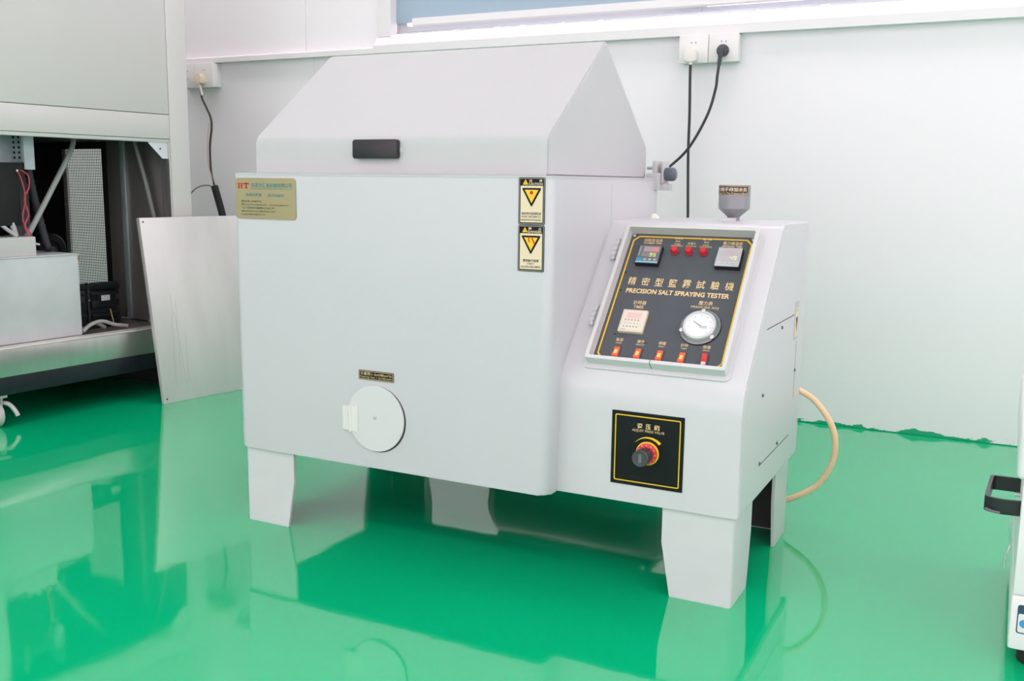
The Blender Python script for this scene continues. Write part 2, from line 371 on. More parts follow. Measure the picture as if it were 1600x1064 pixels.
hb = NB(); prism(hb, rrect(.2885, .3915, .776, .8125, .004), LY0*-1-.0, -LY0+.011, .0015); 
h_ = build('lid_handle', hb, BLACK, lid, FT, 30, 'black rectangular plastic grip')
build('latch_tab', prism(NB(), rrect(.3925,.399,.788,.797,.001), -LY0, -LY0+.002), BEZ, lid, FT)
# lid bracket and knob at the back right
bb = NB()
box(bb, .708, .738, .545, .60, .720, .758, .002); box(bb, .719, .729, .555, .595, .752, .785, .0015); box(bb, .7385, .744, .56, .60, .735, .783, .0015); box(bb, .728, .750, .565, .61, .720, .735, .0015)
br = build('lid_bracket', bb, LIDM, T, I4, 30)
FXa = frame((0,0,0),(0,1,0),(0,0,1),(1,0,0))
pb = NB(); lathe(pb, [(0,.7025),(.0035,.7025),(.0035,.72),(0,.72)], .57, .769, 14); build('hinge_pin', pb, CHROME, br, FXa, 40)
kb = NB(); lathe(kb, [(0,.7445),(.0138,.7445),(.0150,.747),(.0150,.762),(.0135,.766),(.010,.7685),(0,.7695)], .575, .7555, 24); build('clamp_knob', kb, mat('slate_knob',(.10,.12,.15),.3), br, FXa, 35, 'slate grey round clamp knob')
# control console
cp = rounded([(C0,ZB),(C1,ZB),(C1,ZCB),(C2,ZCB),(C0,ZK)], {3:.012,4:.035})
cab = build('console_body', prism(NB(), cp, XT-.012, XC, .0035), CABM, T, FX, 22)
# side cover sheet and its details
FS = frame((XC,0,0),(0,1,0),(0,0,1),(1,0,0))
spf = rounded([(C0+.008,ZB+.006),(C1-.006,ZB+.006),(C1-.006,ZCB-.012),(C2+.006,ZCB-.012),(C0+.008,ZK-.004)], {4:.03})
side = build('side_cover', prism(NB(), spf, -.001, .0016, .0006), CABM, T, FS, 22)
for a, b in (((.19,.478),(.433,.4775)),((.181,.227),(.439,.2275)),((.466,.42),(.5,.296))):
    d = (Vector(b)-Vector(a)); nn = Vector((-d.y,d.x)).normalized()*.0008
    if a[0] > .4: a, b, nn = (.4685,.42), (.4685,.30), Vector((.0004,0))
    q = [Vector(a)-nn, Vector(b)-nn, Vector(b)+nn, Vector(a)+nn]
    if nn.x > 0: q = q[::-1]
    build('slot_line', prism(NB(), [(p.x,p.y) for p in q], .0012, .0019), DKPRINT, side, FS)
for a, b in ((.318,.466),(.466,.359),(.182,.359),(.328,.236),(.184,.231)):
    sc = NB(); lathe(sc, [(.0035,.001),(.0035,.003),(.0018,.0042),(0,.0044)], a, b, 12); build('screw', sc, mat('dark_screw',(.18,.18,.18),.35,metal=.8), side, FS, 40)
sk = build('side_sticker', prism(NB(), rrect(.438,.474,.424,.503,.001), .0016, .0022), mat('grey_sticker',(.50,.50,.49),.4), T, FS)
build('sticker_field', prism(NB(), rrect(.442,.470,.430,.482,.001), .0020, .0026), CREAMS, sk, FS)
build('sticker_band', prism(NB(), rrect(.441,.471,.484,.490,.001), .0020, .0026), mat('pale_yellow_print',(.72,.66,.40),.5), sk, FS)
build('sticker_mark', prism(NB(), [(.456,.440),(.464,.470),(.448,.470)], .0026, .0029), DKPRINT, sk, FS)
sl_ = NB(); lathe(sl_, [(.013,ZCB-.001),(.010,ZCB+.004),(.004,ZCB+.009),(0,ZCB+.010)], .757, .47, 7); build('sealant_lump', sl_, mat('sealant',(.80,.80,.72),.5), T, I4)
# legs: bent sheet, tapering towards the foot
def leg(cx, cy, sx, sy, wx=.130, wy=.128, t=.006, rc=.008):
    """bent sheet, corner at (cx,cy); sx, sy point inwards"""
    bm = NB(); R_ = []
    for z_, cut in ((0,.018),(.10,0),(ZB+.0005,0)):
        a, b = wx-cut, wy-cut
        out = [(a,0)]+[(rc-rc*math.sin(k*math.pi/12), rc-rc*math.cos(k*math.pi/12)) for k in range(7)]+[(0,b),(t,b)]
        out += [(t+.004-.004*math.cos(k*math.pi/4), t+.004-.004*math.sin(k*math.pi/4)) for k in range(3)]+[(a,t)]
        R_.append([bm.verts.new((cx+sx*p[0], cy+sy*p[1], z_)) for p in out])
    n_ = len(R_[0])
    for A, B in zip(R_, R_[1:]):
        for i in range(n_): bm.faces.new((A[i],A[(i+1)%n_],B[(i+1)%n_],B[i]))
    bm.faces.new(R_[0]); bm.faces.new(R_[-1])
    bmesh.ops.recalc_face_normals(bm, faces=bm.faces[:])
    o = build('leg', bm, LEGM, T, I4, 35)
    # dark sheet added inside the leg to deepen the shade under the machine
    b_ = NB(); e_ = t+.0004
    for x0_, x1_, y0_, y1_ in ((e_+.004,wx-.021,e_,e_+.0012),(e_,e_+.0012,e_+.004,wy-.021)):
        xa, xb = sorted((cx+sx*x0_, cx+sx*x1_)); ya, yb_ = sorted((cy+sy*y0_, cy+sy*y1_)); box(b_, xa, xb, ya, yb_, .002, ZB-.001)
    build('leg_shade_sheet', b_, mat('dark_shade_sheet',(.035,.033,.03),.6), o)
    return o
leg(.008, .008, 1, 1); leg(1.064, C0+.006, -1, 1); leg(1.064, .503, -1, -1); leg(.008, YB-.012, 1, -1)
build('underside_shade', box(NB(), .012, XT-.014, .012, YB-.012, ZB-.0022, ZB-.0005), BLACKM, T)  # black sheets added under tank and console; their colour stands for shade
build('underside_shade', box(NB(), XT-.013, XC-.012, C0+.012, C1-.012, ZB-.0022, ZB-.0005), BLACKM, T)
# round hatch
hc = build('round_hatch', prism(NB(), circ(.3555, .2685, .0665, 56), .001, .0045, .0008), mat('hatch_white',(.67,.67,.675),.35), T, FT, 30)
hr = NB(); ring(hr, circ(.3575, .2672, .0672, 56), circ(.3575, .2672, .0625, 56), .0002, .0008); build('gap', hr, DKPRINT, hc, FT)
hs = NB(); lathe(hs, [(.0035,.0045),(.003,.0065),(0,.007)], .3555, .2705, 12); build('screw', hs, CHROME, hc, FT, 40)
hg = NB(); prism(hg, rrect(.2755,.2945,.2375,.2865,.0015), .0005, .0035); prism(hg, rrect(.297,.3145,.2375,.2885,.0015), .0046, .0065)
tube(hg, [(.2957,.236,.006),(.2957,.289,.006)], .0036, 12, 0); build('hinge', hg, mat('ivory_hinge',(.76,.75,.71),.3), hc, FT, 40, 'ivory plastic hinge')
# ---- nameplate
npl = build('nameplate', prism(NB(), rrect(.0105,.167,.6535,.7365,.007), .0005, .0015, .0004), BRASS, T, FT, None, 'gold maker plate with red and teal lettering')
def slab_H(bm, x, y, w_, h_, z):
    t = w_*.24
    for a,b,c,d in ((x+.08*w_,y,x+.08*w_+t,y+h_),(x+w_*.92-t,y,x+w_*.92,y+h_),(x+.2*w_,y+h_*.42,x+w_*.8,y+h_*.58),(x-.04*w_,y,x+.44*w_,y+h_*.14),(x+.56*w_,y,x+w_*1.04,y+h_*.14),(x-.04*w_,y+h_*.86,x+.44*w_,y+h_),(x+.56*w_,y+h_*.86,x+w_*1.04,y+h_)): box(bm,a,c,b,d,z,z+.0003)
def slab_T(bm, x, y, w_, h_, z):
    for a,b,c,d in ((x+w_*.36,y,x+w_*.64,y+h_),(x,y+h_*.8,x+w_,y+h_),(x,y+h_*.58,x+w_*.14,y+h_),(x+w_*.86,y+h_*.58,x+w_,y+h_),(x+w_*.22,y,x+w_*.78,y+h_*.14)): box(bm,a,c,b,d,z,z+.0003)
ht = NB(); slab_H(ht, .0175, .7155, .0125, .0105, .0015); slab_T(ht, .0325, .7155, .0135, .0105, .0015); build('logo', ht, RED, npl, FT, None, 'red HT letters')
txt('东莞市汇泰机械有限公司', FT, .1055, .7218, .105, .0092, .0017, TEAL, npl, bold=.012)
txt('DONGGUAN HUITAI MACHINE CO.,LTD', FT, .1055, .7145, .105, .0034, .0017, TEAL, npl)
txt('优质的质量', FT, .0585, .7025, .042, .0064, .0017, TEAL, npl, bold=.006, shear=.1)
txt('真切的服务', FT, .1165, .7015, .042, .0064, .0017, TEAL, npl, bold=.006, shear=.1)
for i, (s, w_) in enumerate((('服务专线: 13538475732', .053),('网址: http://www.dghuitai.com    http://www.dghthj.com', .123),('厂址:广东省东莞市东城温塘中心工业区117号', .086),('电话:0769-81917073 传真:0769-81917071', .089),('E-mail:2168huitai@163.com', .062))):
    txt(s, FT, .0255+w_/2, .6892-.0067*i, w_, .0044, .0017, DKPRINT, npl, bold=.004)
# ---- warning stickers
def tri(cx, cy, r, up_=True):
    a0 = 90 if up_ else -90
    return [(cx+r*math.cos(math.radians(a0+120*i)), cy+r*math.sin(math.radians(a0+120*i))) for i in range(3)]
def sticker(z0, z1, head, cn, lines, label):
    x0, x1 = .665, .7165
    s = build('warning_sticker', prism(NB(), rrect(x0,x1,z0,z1,.003), .0005, .0012), BLKPLATE, T, FT, None, label)
    cx = (x0+x1)/2
    bd = NB(); ring(bd, rrect(x0+.0012,x1-.0012,z0+.0012,z1-.0012,.002), rrect(x0+.0022,x1-.0022,z0+.0022,z1-.0022,.0016), .0012, .0014); build('border', bd, mat('grey_gold_print',(.34,.32,.27),.5), s, FT)
    build('field', prism(NB(), rrect(x0+.004,x1-.004,z0+.004,z1-.0145,.0012), .0011, .0015), CREAMS, s, FT)
    build('alert_triangle', prism(NB(), tri(x0+.0135, z1-.0096, .0062), .0012, .0016), YELLOW, s, FT)
    build('alert_mark', box(NB(), x0+.0131, x0+.0139, z1-.011, z1-.0066, .0016, .0018), RED, s, FT)
    txt(cn, FT, cx+.0075, z1-.0058, .026, .0048, .0015, CREAMS, s, bold=.02); txt(head, FT, cx+.0075, z1-.0113, .027, .0042, .0015, CREAMS, s, bold=.02)
    build('triangle_frame', prism(NB(), rounded(tri(cx, z1-.0295, .0225, False), {0:.003,1:.003,2:.003}), .0014, .0018), BLKPLATE, s, FT)
    build('triangle_field', prism(NB(), tri(cx, z1-.0293, .0155, False), .0017, .0021), YELLOW, s, FT)
    for i, (t_, w_, hh) in enumerate(lines): txt(t_, FT, cx, z0+.0195-.0056*i, w_, hh, .0018, DKPRINT, s, bold=.01)
    return s
s1 = sticker(.6605, .7430, 'CAUTION', '注       意', (('避免陽光直接照射',.039,.0046),('AVOID THE DIRECTLY',.039,.0038),('IRRADIATION OF SUNLIGHT',.039,.0034)), 'upper cream warning sticker reading CAUTION')
build('symbol', prism(NB(), circ(.6907, .7165, .0032, 18), .0020, .0024), RED, s1, FT)
s2 = sticker(.5775, .6595, 'DANGER', '禁       止', (('嚴禁敲打碰撞',.031,.0050),('STRICT',.015,.0036),('KNOCKING AND BUMPING',.039,.0034)), 'lower cream warning sticker reading DANGER')
sy = NB(); 
for q in (((.6925,.6375),(.6985,.6265),.0011),((.6860,.6375),(.6878,.6300),.0008)):
    a, b, r_ = Vector(q[0]), Vector(q[1]), q[2]; d = (b-a).normalized(); nn = Vector((-d.y,d.x))*r_
    prism(sy, [tuple(a+nn),tuple(b+nn*1.3),tuple(b-nn*1.3),tuple(a-nn)], .0020, .0024)
prism(sy, circ(.6868,.6378,.0016,10), .0020, .0024); build('symbol', sy, RED, s2, FT)
# ---- metering label
ml = build('metering_label', prism(NB(), rrect(.3145,.3975,.3445,.3635,.002), .0005, .0013), BLKPLATE, T, FT, None, 'small black label with gold print above the hatch')
lb = NB(); ring(lb, rrect(.3158,.3962,.3458,.3622,.0016), rrect(.3166,.3954,.3466,.3614,.0012), .0013, .0015); build('border', lb, GOLD, ml, FT)
txt('计量筒1~2ml/80cm²/h', FT, .356, .3570, .074, .0066, .0016, GOLD, ml); txt('Metering Tube 1~2ml/80cm2/h', FT, .356, .3500, .074, .0042, .0016, GOLD, ml)
# ---- valve plate on the console front
FV = frame((0,C0,0),(1,0,0),(0,0,1),(0,-1,0))
vp = build('valve_plate', prism(NB(), rrect(.836,.9705,.1985,.3335,.001), -.0005, .0012), BLKPLATE, T, FV, None, 'square black valve plate with yellow border')
vb = NB(); ring(vb, rrect(.8423,.9642,.2048,.3272,.003), rrect(.8442,.9623,.2067,.3253,.002), .0012, .0015); build('border', vb, YELLOW, vp, FV)
for c_, x_ in (('调',.8885),('压',.9045),('阀',.9205)): txt(c_, FV, x_, .3095, .0092, .0096, .0016, GOLD, vp, bold=.02)
txt('ADJUST PRESS VALVE', FV, .9045, .3005, .060, .0058, .0016, GOLD, vp)
arc = []
for i in range(15):
    a = math.radians(142-100*i/14); r_ = .0305+.0028*i/14+.0004; arc.append((.905+r_*math.cos(a)*.98, .2615+r_*math.sin(a)*.92))
for i in range(14,-1,-1):
    a = math.radians(142-100*i/14); r_ = .0305-.0026*i/14; arc.append((.905+r_*math.cos(a)*.98, .2615+r_*math.sin(a)*.92))
build('arc_mark', prism(NB(), arc[::-1], .0012, .0016), YELLOW, vp, FV)
kn = NB(); lathe(kn, [(0,.001),(.0212,.001),(.0212,.0035),(.0195,.004),(0,.004)], .905, .2615, 36)
kv = build('valve_knob', kn, YELLOW, T, FV, 30, 'regulator knob with yellow and red collar')
kr = NB(); lathe(kr, [(.0188,.0038),(.0188,.0085),(.0165,.0095),(0,.0095)], .905, .2615, 36); build('red_collar', kr, REDP, kv, FV, 30)
for i in range(12):
    a = 2*math.pi*i/12
    d = NB(); box(d, -.0006, .0006, .0148, .0178, .0092, .0098); build('collar_mark', d, mat('collar_print',(.80,.42,.40),.5), kv, FV @ Matrix.Translation((.905,.2615,0)) @ Matrix.Rotation(a,4,'Z'))
kg = NB(); n_ = 48
prof_k = [(.0135,.0095),(.0135,.030),(.0150,.032),(.0150,.041),(.0132,.0425),(.0115,.0412),(0,.0408)]
rings = []
for ri, (r_, z_) in enumerate(prof_k):
    if r_ == 0: rings.append([kg.verts.new((.905,.2615,z_))]*n_); continue
    rings.append([kg.verts.new((.905+(r_-(.0014 if (i//2)%2 and ri in (0,1) else 0))*math.cos(2*math.pi*i/n_), .2615+(r_-(.0014 if (i//2)%2 and ri in (0,1) else 0))*math.sin(2*math.pi*i/n_), z_)) for i in range(n_)])
for A, B in zip(rings, rings[1:]):
    for i in range(n_):
        j = (i+1)%n_; q = [A[i],A[j],B[j],B[i]]; q = list(dict.fromkeys(q)); kg.faces.new(q)
build('grip', kg, mat('knob_grey',(.055,.058,.062),.36), kv, FV, 25)
build('grip_slot', prism(NB(), rrect(.9022,.9078,.2535,.2695,.0026), .0408, .0425), mat('knob_light_grey',(.16,.165,.17),.4), kv, FV)
# ---- control panel on the slope
L_ = math.hypot(C2-C0, ZCB-ZK); sv = ((C2-C0)/L_, (ZCB-ZK)/L_)
FP = frame((0,C0,ZK),(1,0,0),(0,sv[0],sv[1]),(0,-sv[1],sv[0]))
df = NB(); ring(df, rrect(.7675,1.0415,.0275,.352,.012), rrect(.782,1.027,.045,.342,.003), -.001, .003); door = build('panel_door', df, CABM, T, FP, 25)
bzm = NB(); ring(bzm, rrect(.7745,1.0345,.0375,.3495,.005), rrect(.7815,1.0275,.0445,.3425,.0025), .002, .0225)
bez = build('panel_bezel', bzm, BEZ, T, FP, 25, 'raised pale grey bezel round the control panel')
build('crack', prism(NB(), [(.8985,.0374),(.8998,.0374),(.8995,.0446),(.8985,.0446)], .004, .0228), DKPRINT, bez, FP)
for a, b in ((.118,.165),(.273,.325)):
    hb = NB(); tube(hb, [(.7585,a,.004),(.7585,b,.004)], .0042, 12, 0); prism(hb, rrect(.752,.7665,a+.004,b-.004,.001), -.001, .002)
    for i in range(3): prism(hb, circ(.7585, a+(b-a)*(i+1)/4, .0045, 10), .003, .0088)
    build('door_hinge', hb, BEZ, T, FP, 40)
pp = build('control_panel', prism(NB(), rrect(.782,1.027,.045,.342,.002), -.001, .002), PLATE, T, FP, None, 'dark grey control panel with gold lettering')
def notched(i, c=.012):
    x0,x1,y0,y1 = .782+i,1.027-i,.045+i,.342-i
    return [(x0+c,y0),(x1-c,y0),(x1,y0+c),(x1,y1-c),(x1-c,y1),(x0+c,y1),(x0,y1-c),(x0,y0+c)]
gb = NB(); ring(gb, notched(.0055,.0105), notched(.0083,.0095), .002, .0023); build('border', gb, YELLOW, pp, FP)
for x_, y_ in ((.7872,.3368),(1.0218,.3368),(.7872,.0502),(1.0218,.0502)):
    sc = NB(); lathe(sc, [(.0042,.002),(.0040,.0040),(.0022,.0048),(0,.0046)], x_, y_, 14); build('screw', sc, CHROME, pp, FP, 40)
TXP = lambda s,x,y,w_,h_,b=.0,sh=0.: txt(s, FP, x, y, w_, h_, .0024, GOLD, pp, bold=b, shear=sh)
for i, c_ in enumerate('精密型鹽霧試驗機'): TXP(c_, .8115+.0268*i, .2275, .0158, .0185, .006)
TXP('PRECISION SALT SPRAYING TESTER', .9045, .205, .198, .0108, .028)
TXP('試驗室溫度', .829, .3265, .037, .0072, .004); TXP('CHAMBER TEMP', .829, .3195, .037, .0042, .012)
TXP('壓力桶溫度', .985, .3265, .037, .0072, .004); TXP('PRESSURE TEMP', .985, .3195, .037, .0042, .012)
TXP('試驗室', .8785, .3335, .016, .0050); TXP('缺水', .8785, .3265, .010, .0050); TXP('CHAMBER\nWATER SHORTAGE', .8785, .3175, .024, .0068, .01)
TXP('缺鹽水', .9065, .3225, .016, .0058); TXP('SALT WATER LOW', .9065, .3160, .021, .0030, .01)
TXP('壓力桶', .9345, .3335, .016, .0050); TXP('缺水', .9345, .3265, .010, .0050); TXP('PRESSURE\nWATER SHORTAGE', .9345, .3175, .024, .0068, .01)
TXP('計時器', .840, .1785, .025, .0092, .004); TXP('TIMER', .840, .1685, .020, .0062, .006)
TXP('壓力表', .964, .1870, .026, .0092, .004); TXP('PRESSURE ADJ', .964, .1770, .051, .0062, .002)
SWX = (.824,.865,.906,.947,.988)
for x_, c_, e_ in zip(SWX, ('電源','操作','噴霧','計時','除霧'), ('POWER','OPERATION','SPRAY','TIMER','DEFOG')):
    TXP(c_, x_-.001, .0935, .0135, .0070, .004); TXP(e_, x_-.001, .0865, .0115 if len(e_) < 8 else .016, .0028, .006)
for x_, y_, a in ((.7935,.247,.4),(.7945,.205,.2),(.8105,.105,.5),(.8735,.0915,-.3)):      # chips in the paint
    build('paint_chip', prism(NB(), [(.0022*math.cos(t)*(1.2 if i%2 else .8)*1.2+x_, .0013*math.sin(t+a)*(1 if i%3 else 1.3)+y_) for i, t in enumerate([2*math.pi*k/9 for k in range(9)])], .002, .0023), BLACKM, pp, FP)
# controllers
def lit(c, s): return mat('lit_%d_%d_%d' % tuple(int(v*100) for v in c), c, .5, emit=c, estr=s)
def controller(cx, cy, top, low, film, label):
    b = NB(); prism(b, rrect(cx-.0235,cx+.0235,cy-.0225,cy+.0225,.0015), .002, .0115, .0006)
    o = build('temperature_controller', b, BLACK, T, FP, 30, label)
    build('face', prism(NB(), rrect(cx-.0222,cx+.0222,cy-.0212,cy+.0212,.001), .0115, .0121), mat('controller_face_'+film, (.16,.17,.185) if film == 'bare' else (.42,.44,.45), .25), o, FP)
    build('red_screen', prism(NB(), rrect(cx-.012,cx+.0185,cy+.0055,cy+.0175,.0006), .0120, .0124), mat('red_screen', (.42,.30,.31) if film == 'bare' else (.45,.30,.31), .3) if film == 'bare' else mat('red_screen_film', (.46,.30,.32), .3), o, FP)
    build('green_screen', prism(NB(), rrect(cx-.014,cx+.0165,cy-.0075,cy+.0045,.0006), .0120, .0124), mat('green_screen_'+film, (.17,.17,.175) if film == 'bare' else (.40,.39,.40), .3), o, FP)
    gh = NB()
    for i in range(4): digit(gh, '8', cx-.0105+.0074*i, cy+.0072, .0052, .0086, .01245); digit(gh, '8', cx-.0125+.0074*i, cy-.0058, .0052, .0086, .01245)
    build('unlit_digits', gh, mat('unlit_digit_'+film, (.36,.35,.35) if film == 'bare' else (.48,.44,.45), .4), o, FP)
    d1 = NB(); d2 = NB(); ok = 0
    for i, ch in enumerate(top):
        digit(d1, ch, cx-.0105+.0074*i, cy+.0072, .0052, .0086, .0126); ok += ch != ' '
    for i, ch in enumerate(low): digit(d2, ch, cx-.0125+.0074*i, cy-.0058, .0052, .0086, .0126)
    if ok: build('red_digits', d1, lit((.95,.05,.06), .8), o, FP)
    else: d1.free()
    build('green_digits', d2, lit((.80,.80,.15), .75), o, FP)
    build('brand_strip', prism(NB(), rrect(cx-.0218,cx-.0100,cy-.0160,cy-.0098,.0006), .0120, .0124), mat('teal_strip_'+film, (.03,.30,.42) if film == 'bare' else (.45,.50,.52), .4), o, FP)
    build('brand_strip', prism(NB(), rrect(cx-.0218,cx+.0218,cy-.0206,cy-.0170,.0006), .0120, .0124), mat('blue_strip_'+film, (.25,.50,.62) if film == 'bare' else (.44,.48,.50), .4), o, FP)
    for i in range(3): build('key', prism(NB(), rrect(cx-.0075+.0098*i,cx-.0012+.0098*i,cy-.0155,cy-.0105,.0012), .0120, .0128), mat('key_grey_'+film, (.38,.39,.40) if film == 'bare' else (.46,.48,.49), .4), o, FP)
    for i in range(5): build('status_mark', box(NB(), cx-.0202, cx-.0175, cy+.0150-.0046*i, cy+.0168-.0046*i, .0120, .0124), mat('status_grey', (.5,.5,.5), .5), o, FP)
    return o
controller(.8315, .2855, '  40', '  95', 'bare', 'left temperature controller with red 40 on its screen')
c2 = controller(.9865, .2865, '    ', '  49', 'film', 'right temperature controller under wrinkled clear film')
FILM = clear_material('protective_film', (.80,.81,.82), .30, .12)
fm = NB(); GX, GY = 12, 12; vs = [[fm.verts.new((.9865+(i/GX-.5)*.0455, .2865+(j/GY-.5)*.044, .0136+.0011*math.sin(i*1.3+j*.5)+.0006*random.uniform(-1,1))) for j in range(GY+1)] for i in range(GX+1)]
for i in range(GX):
    for j in range(GY): fm.faces.new((vs[i][j],vs[i+1][j],vs[i+1][j+1],vs[i][j+1]))
build('protective_film', fm, FILM, c2, FP, 60)
# indicator lamps
for i, x_ in enumerate((.8785,.9065,.9345)):
    b = NB(); lathe(b, [(.0080,.002),(.0080,.0045),(.0066,.005),(0,.005)], x_, .3005, 24); o = build('indicator_lamp', b, mat('lamp_collar',(.35,.02,.03),.3), T, FP, 30)
    b = NB(); lathe(b, [(.0066,.0048),(.0070,.009),(.0066,.0125),(.0052,.0142),(0,.0146)], x_, .3005, 24); build('lens', b, mat('red_lens',(.62,.015,.03),.18,coat=.5), o, FP, 40)
# timer
b = NB(); prism(b, rrect(.8155,.8635,.1085,.1575,.0012), .002, .0085, .0006); tm = build('digital_timer', b, mat('beige_timer',(.70,.62,.46),.38), T, FP, 30, 'beige digital timer')
build('timer_face', prism(NB(), rrect(.8185,.8610,.1115,.1545,.001), .0085, .0089), mat('timer_face',(.74,.69,.58),.35), tm, FP)
build('timer_screen', prism(NB(), rrect(.8245,.8545,.1385,.1510,.0008), .0088, .0092), mat('timer_screen',(.74,.62,.57),.3), tm, FP)
d = NB()
for i, ch in enumerate('0082'): digit(d, ch, .8258+.0073*i, .1402, .0055, .0092, .0093)
build('red_digits', d, mat('timer_digit',(.86,.30,.28),.4,emit=(.9,.25,.22),estr=.25), tm, FP)
for r_ in range(3):
    for i in range(5): build('timer_key', box(NB(), .8240+.0062*i, .8262+.0062*i, .1335-.0073*r_, .1353-.0073*r_, .0088, .0094), mat('timer_key',(.22,.17,.11) if r_ != 1 else (.5,.46,.4),.5) if r_ != 1 else mat('timer_key_pale',(.55,.5,.42),.5), tm, FP)
build('brand_strip', box(NB(), .8195, .8300, .1128, .1146, .0088, .0091), mat('pale_blue_print',(.30,.52,.60),.5), tm, FP)
# pressure gauge
b = NB(); lathe(b, [(.0372,.002),(.0372,.0048),(.0360,.0054),(.029,.0054)], .9655, .1335, 48); pg = build('pressure_gauge', b, mat('gauge_flange',(.24,.245,.255),.3,metal=.5), T, FP, 30, 'round pressure gauge with white dial')
b = NB(); lathe(b, [(.0300,.0050),(.0300,.0120),(.0290,.0132),(.0262,.0132),(.0255,.0100)], .9655, .1335, 48); build('gauge_ring', b, mat('gauge_ring',(.74,.75,.75),.22,metal=.3), pg, FP, 30)
b = NB(); ring(b, circ(.9655,.1335,.0382,48), circ(.9655,.1335,.0368,48), .0018, .0040); build('gauge_gasket', b, BLACK, pg, FP)
build('dial', prism(NB(), circ(.9655,.1335,.0258,40), .0090, .0102), DIAL, pg, FP)
for i in range(9):
    a = math.radians(225-270*i/8); d = NB(); box(d, .0195, .0225, -.0004, .0004, .0101, .0104); build('scale_mark', d, mat('grey_print',(.35,.35,.35),.5), pg, FP @ Matrix.Translation((.9655,.1335,0)) @ Matrix.Rotation(a,4,'Z'))
d = NB(); prism(d, [(-.004,-.0005),(.0155,-.0002),(.0155,.0002),(-.004,.0005)], .0106, .0110); build('needle', d, DKPRINT, pg, FP @ Matrix.Translation((.9655,.1335,0)) @ Matrix.Rotation(math.radians(150),4,'Z'))
build('dial_plate', prism(NB(), rrect(.967,.980,.127,.133,.001), .0100, .0104), mat('pale_grey_print',(.55,.56,.56),.5), pg, FP)
for a in (92, 198, 322):
    b = NB(); x_, y_ = .9655+.0334*math.cos(math.radians(a)), .1335+.0334*math.sin(math.radians(a)); lathe(b, [(.0046,.005),(.0042,.0078),(.0020,.0090),(.0010,.0082),(0,.0080)], x_, y_, 16); build('screw', b, CHROME, pg, FP, 40)
# rocker switches
for i, x_ in enumerate(SWX):
    b = NB(); prism(b, rrect(x_-.0068,x_+.0068,.0535,.0785,.0008), .002, .0042, .0004); o = build('rocker_switch', b, mat('switch_frame',(.07,.075,.09),.35), T, FP, 30)
    on = i < 4
    prf = [(.0555,.003),(.0765,.003),(.0765,.0046),(.066,.0052),(.0555,.0095)] if on else [(.0555,.003),(.0765,.003),(.0765,.0095),(.066,.0056),(.0555,.0046)]
    F2 = FP @ frame((x_-.0050,0,0),(0,1,0),(0,0,1),(1,0,0))
    b = NB(); prism(b, prf, 0, .0100, .0004)
    build('rocker', b, mat('rocker_lit',(.85,.09,.04),.25,emit=(1,.12,.04),estr=.55) if on else mat('rocker_dark',(.60,.03,.03),.25), o, F2)
    if on:
        b = NB(); prism(b, [(.0605,.0078),(.0705,.0053),(.0705,.0056),(.0605,.0081)], .0022, .0078); build('neon_glow', b, mat('neon',(1,.35,.1),.3,emit=(1,.38,.12),estr=1.1), o, F2)
    else:
        b = NB(); prism(b, [(.0558,.0046),(.0615,.0051),(.0615,.0054),(.0558,.0050)], .0012, .0088); build('off_mark', b, mat('pink_white',(.85,.62,.60),.4), o, F2)
# ---- funnel on top of the console
FCX, FCY, FR = .9345, .45, .0318
b = NB(); lathe(b, [(.0125,.6615),(.0125,.669),(FR,.686),(FR,.7335),(FR-.0022,.7335),(FR-.0022,.687),(.0105,.670),(.0105,.6615)], FCX, FCY, 48); fu = build('filling_funnel', b, CLEARP, T, I4, 40, 'smoky clear plastic filling funnel on the console top')
def bendf(x, y, h):
    a = math.radians(-97)+x/FR; return Vector((FCX+(FR+h)*math.cos(a), FCY+(FR+h)*math.sin(a), y))
def arcstrip(x0, x1, z0, z1, h, n=28):
    bm = NB(); A = [(bm.verts.new(bendf(x0+(x1-x0)*i/n, z0, h)), bm.verts.new(bendf(x0+(x1-x0)*i/n, z1, h))) for i in range(n+1)]
    for p, q in zip(A, A[1:]): bm.faces.new((p[0],q[0],q[1],p[1]))
    return bm
flb = build('funnel_label', arcstrip(-.0435,.0435,.7135,.7320,.0005), mat('dark_brown_label',(.045,.032,.022),.4), fu)
fb2 = NB()
for a in ((-.0428,.0428,.7310,.7316),(-.0428,.0428,.7139,.7145),(-.0428,-.0422,.7139,.7316),(.0422,.0428,.7139,.7316)):
    t_ = arcstrip(*a, .0008); me = bpy.data.meshes.new('t'); t_.to_mesh(me); t_.free(); fb2.from_mesh(me); bpy.data.meshes.remove(me)
build('label_border', fb2, GOLD, fu)
txt('压力桶手动加水处', I4, .0, .7248, .076, .0082, .0010, CREAMS, fu, bold=.015, bend=bendf)
txt('Add Water To The Pressure Barrel', I4, .0, .7172, .080, .0038, .0010, CREAMS, fu, bend=bendf)
build('funnel_base', box(NB(), .918, .944, .41, .436, ZCB-.0005, ZCB+.006, .001), BEZ, T)

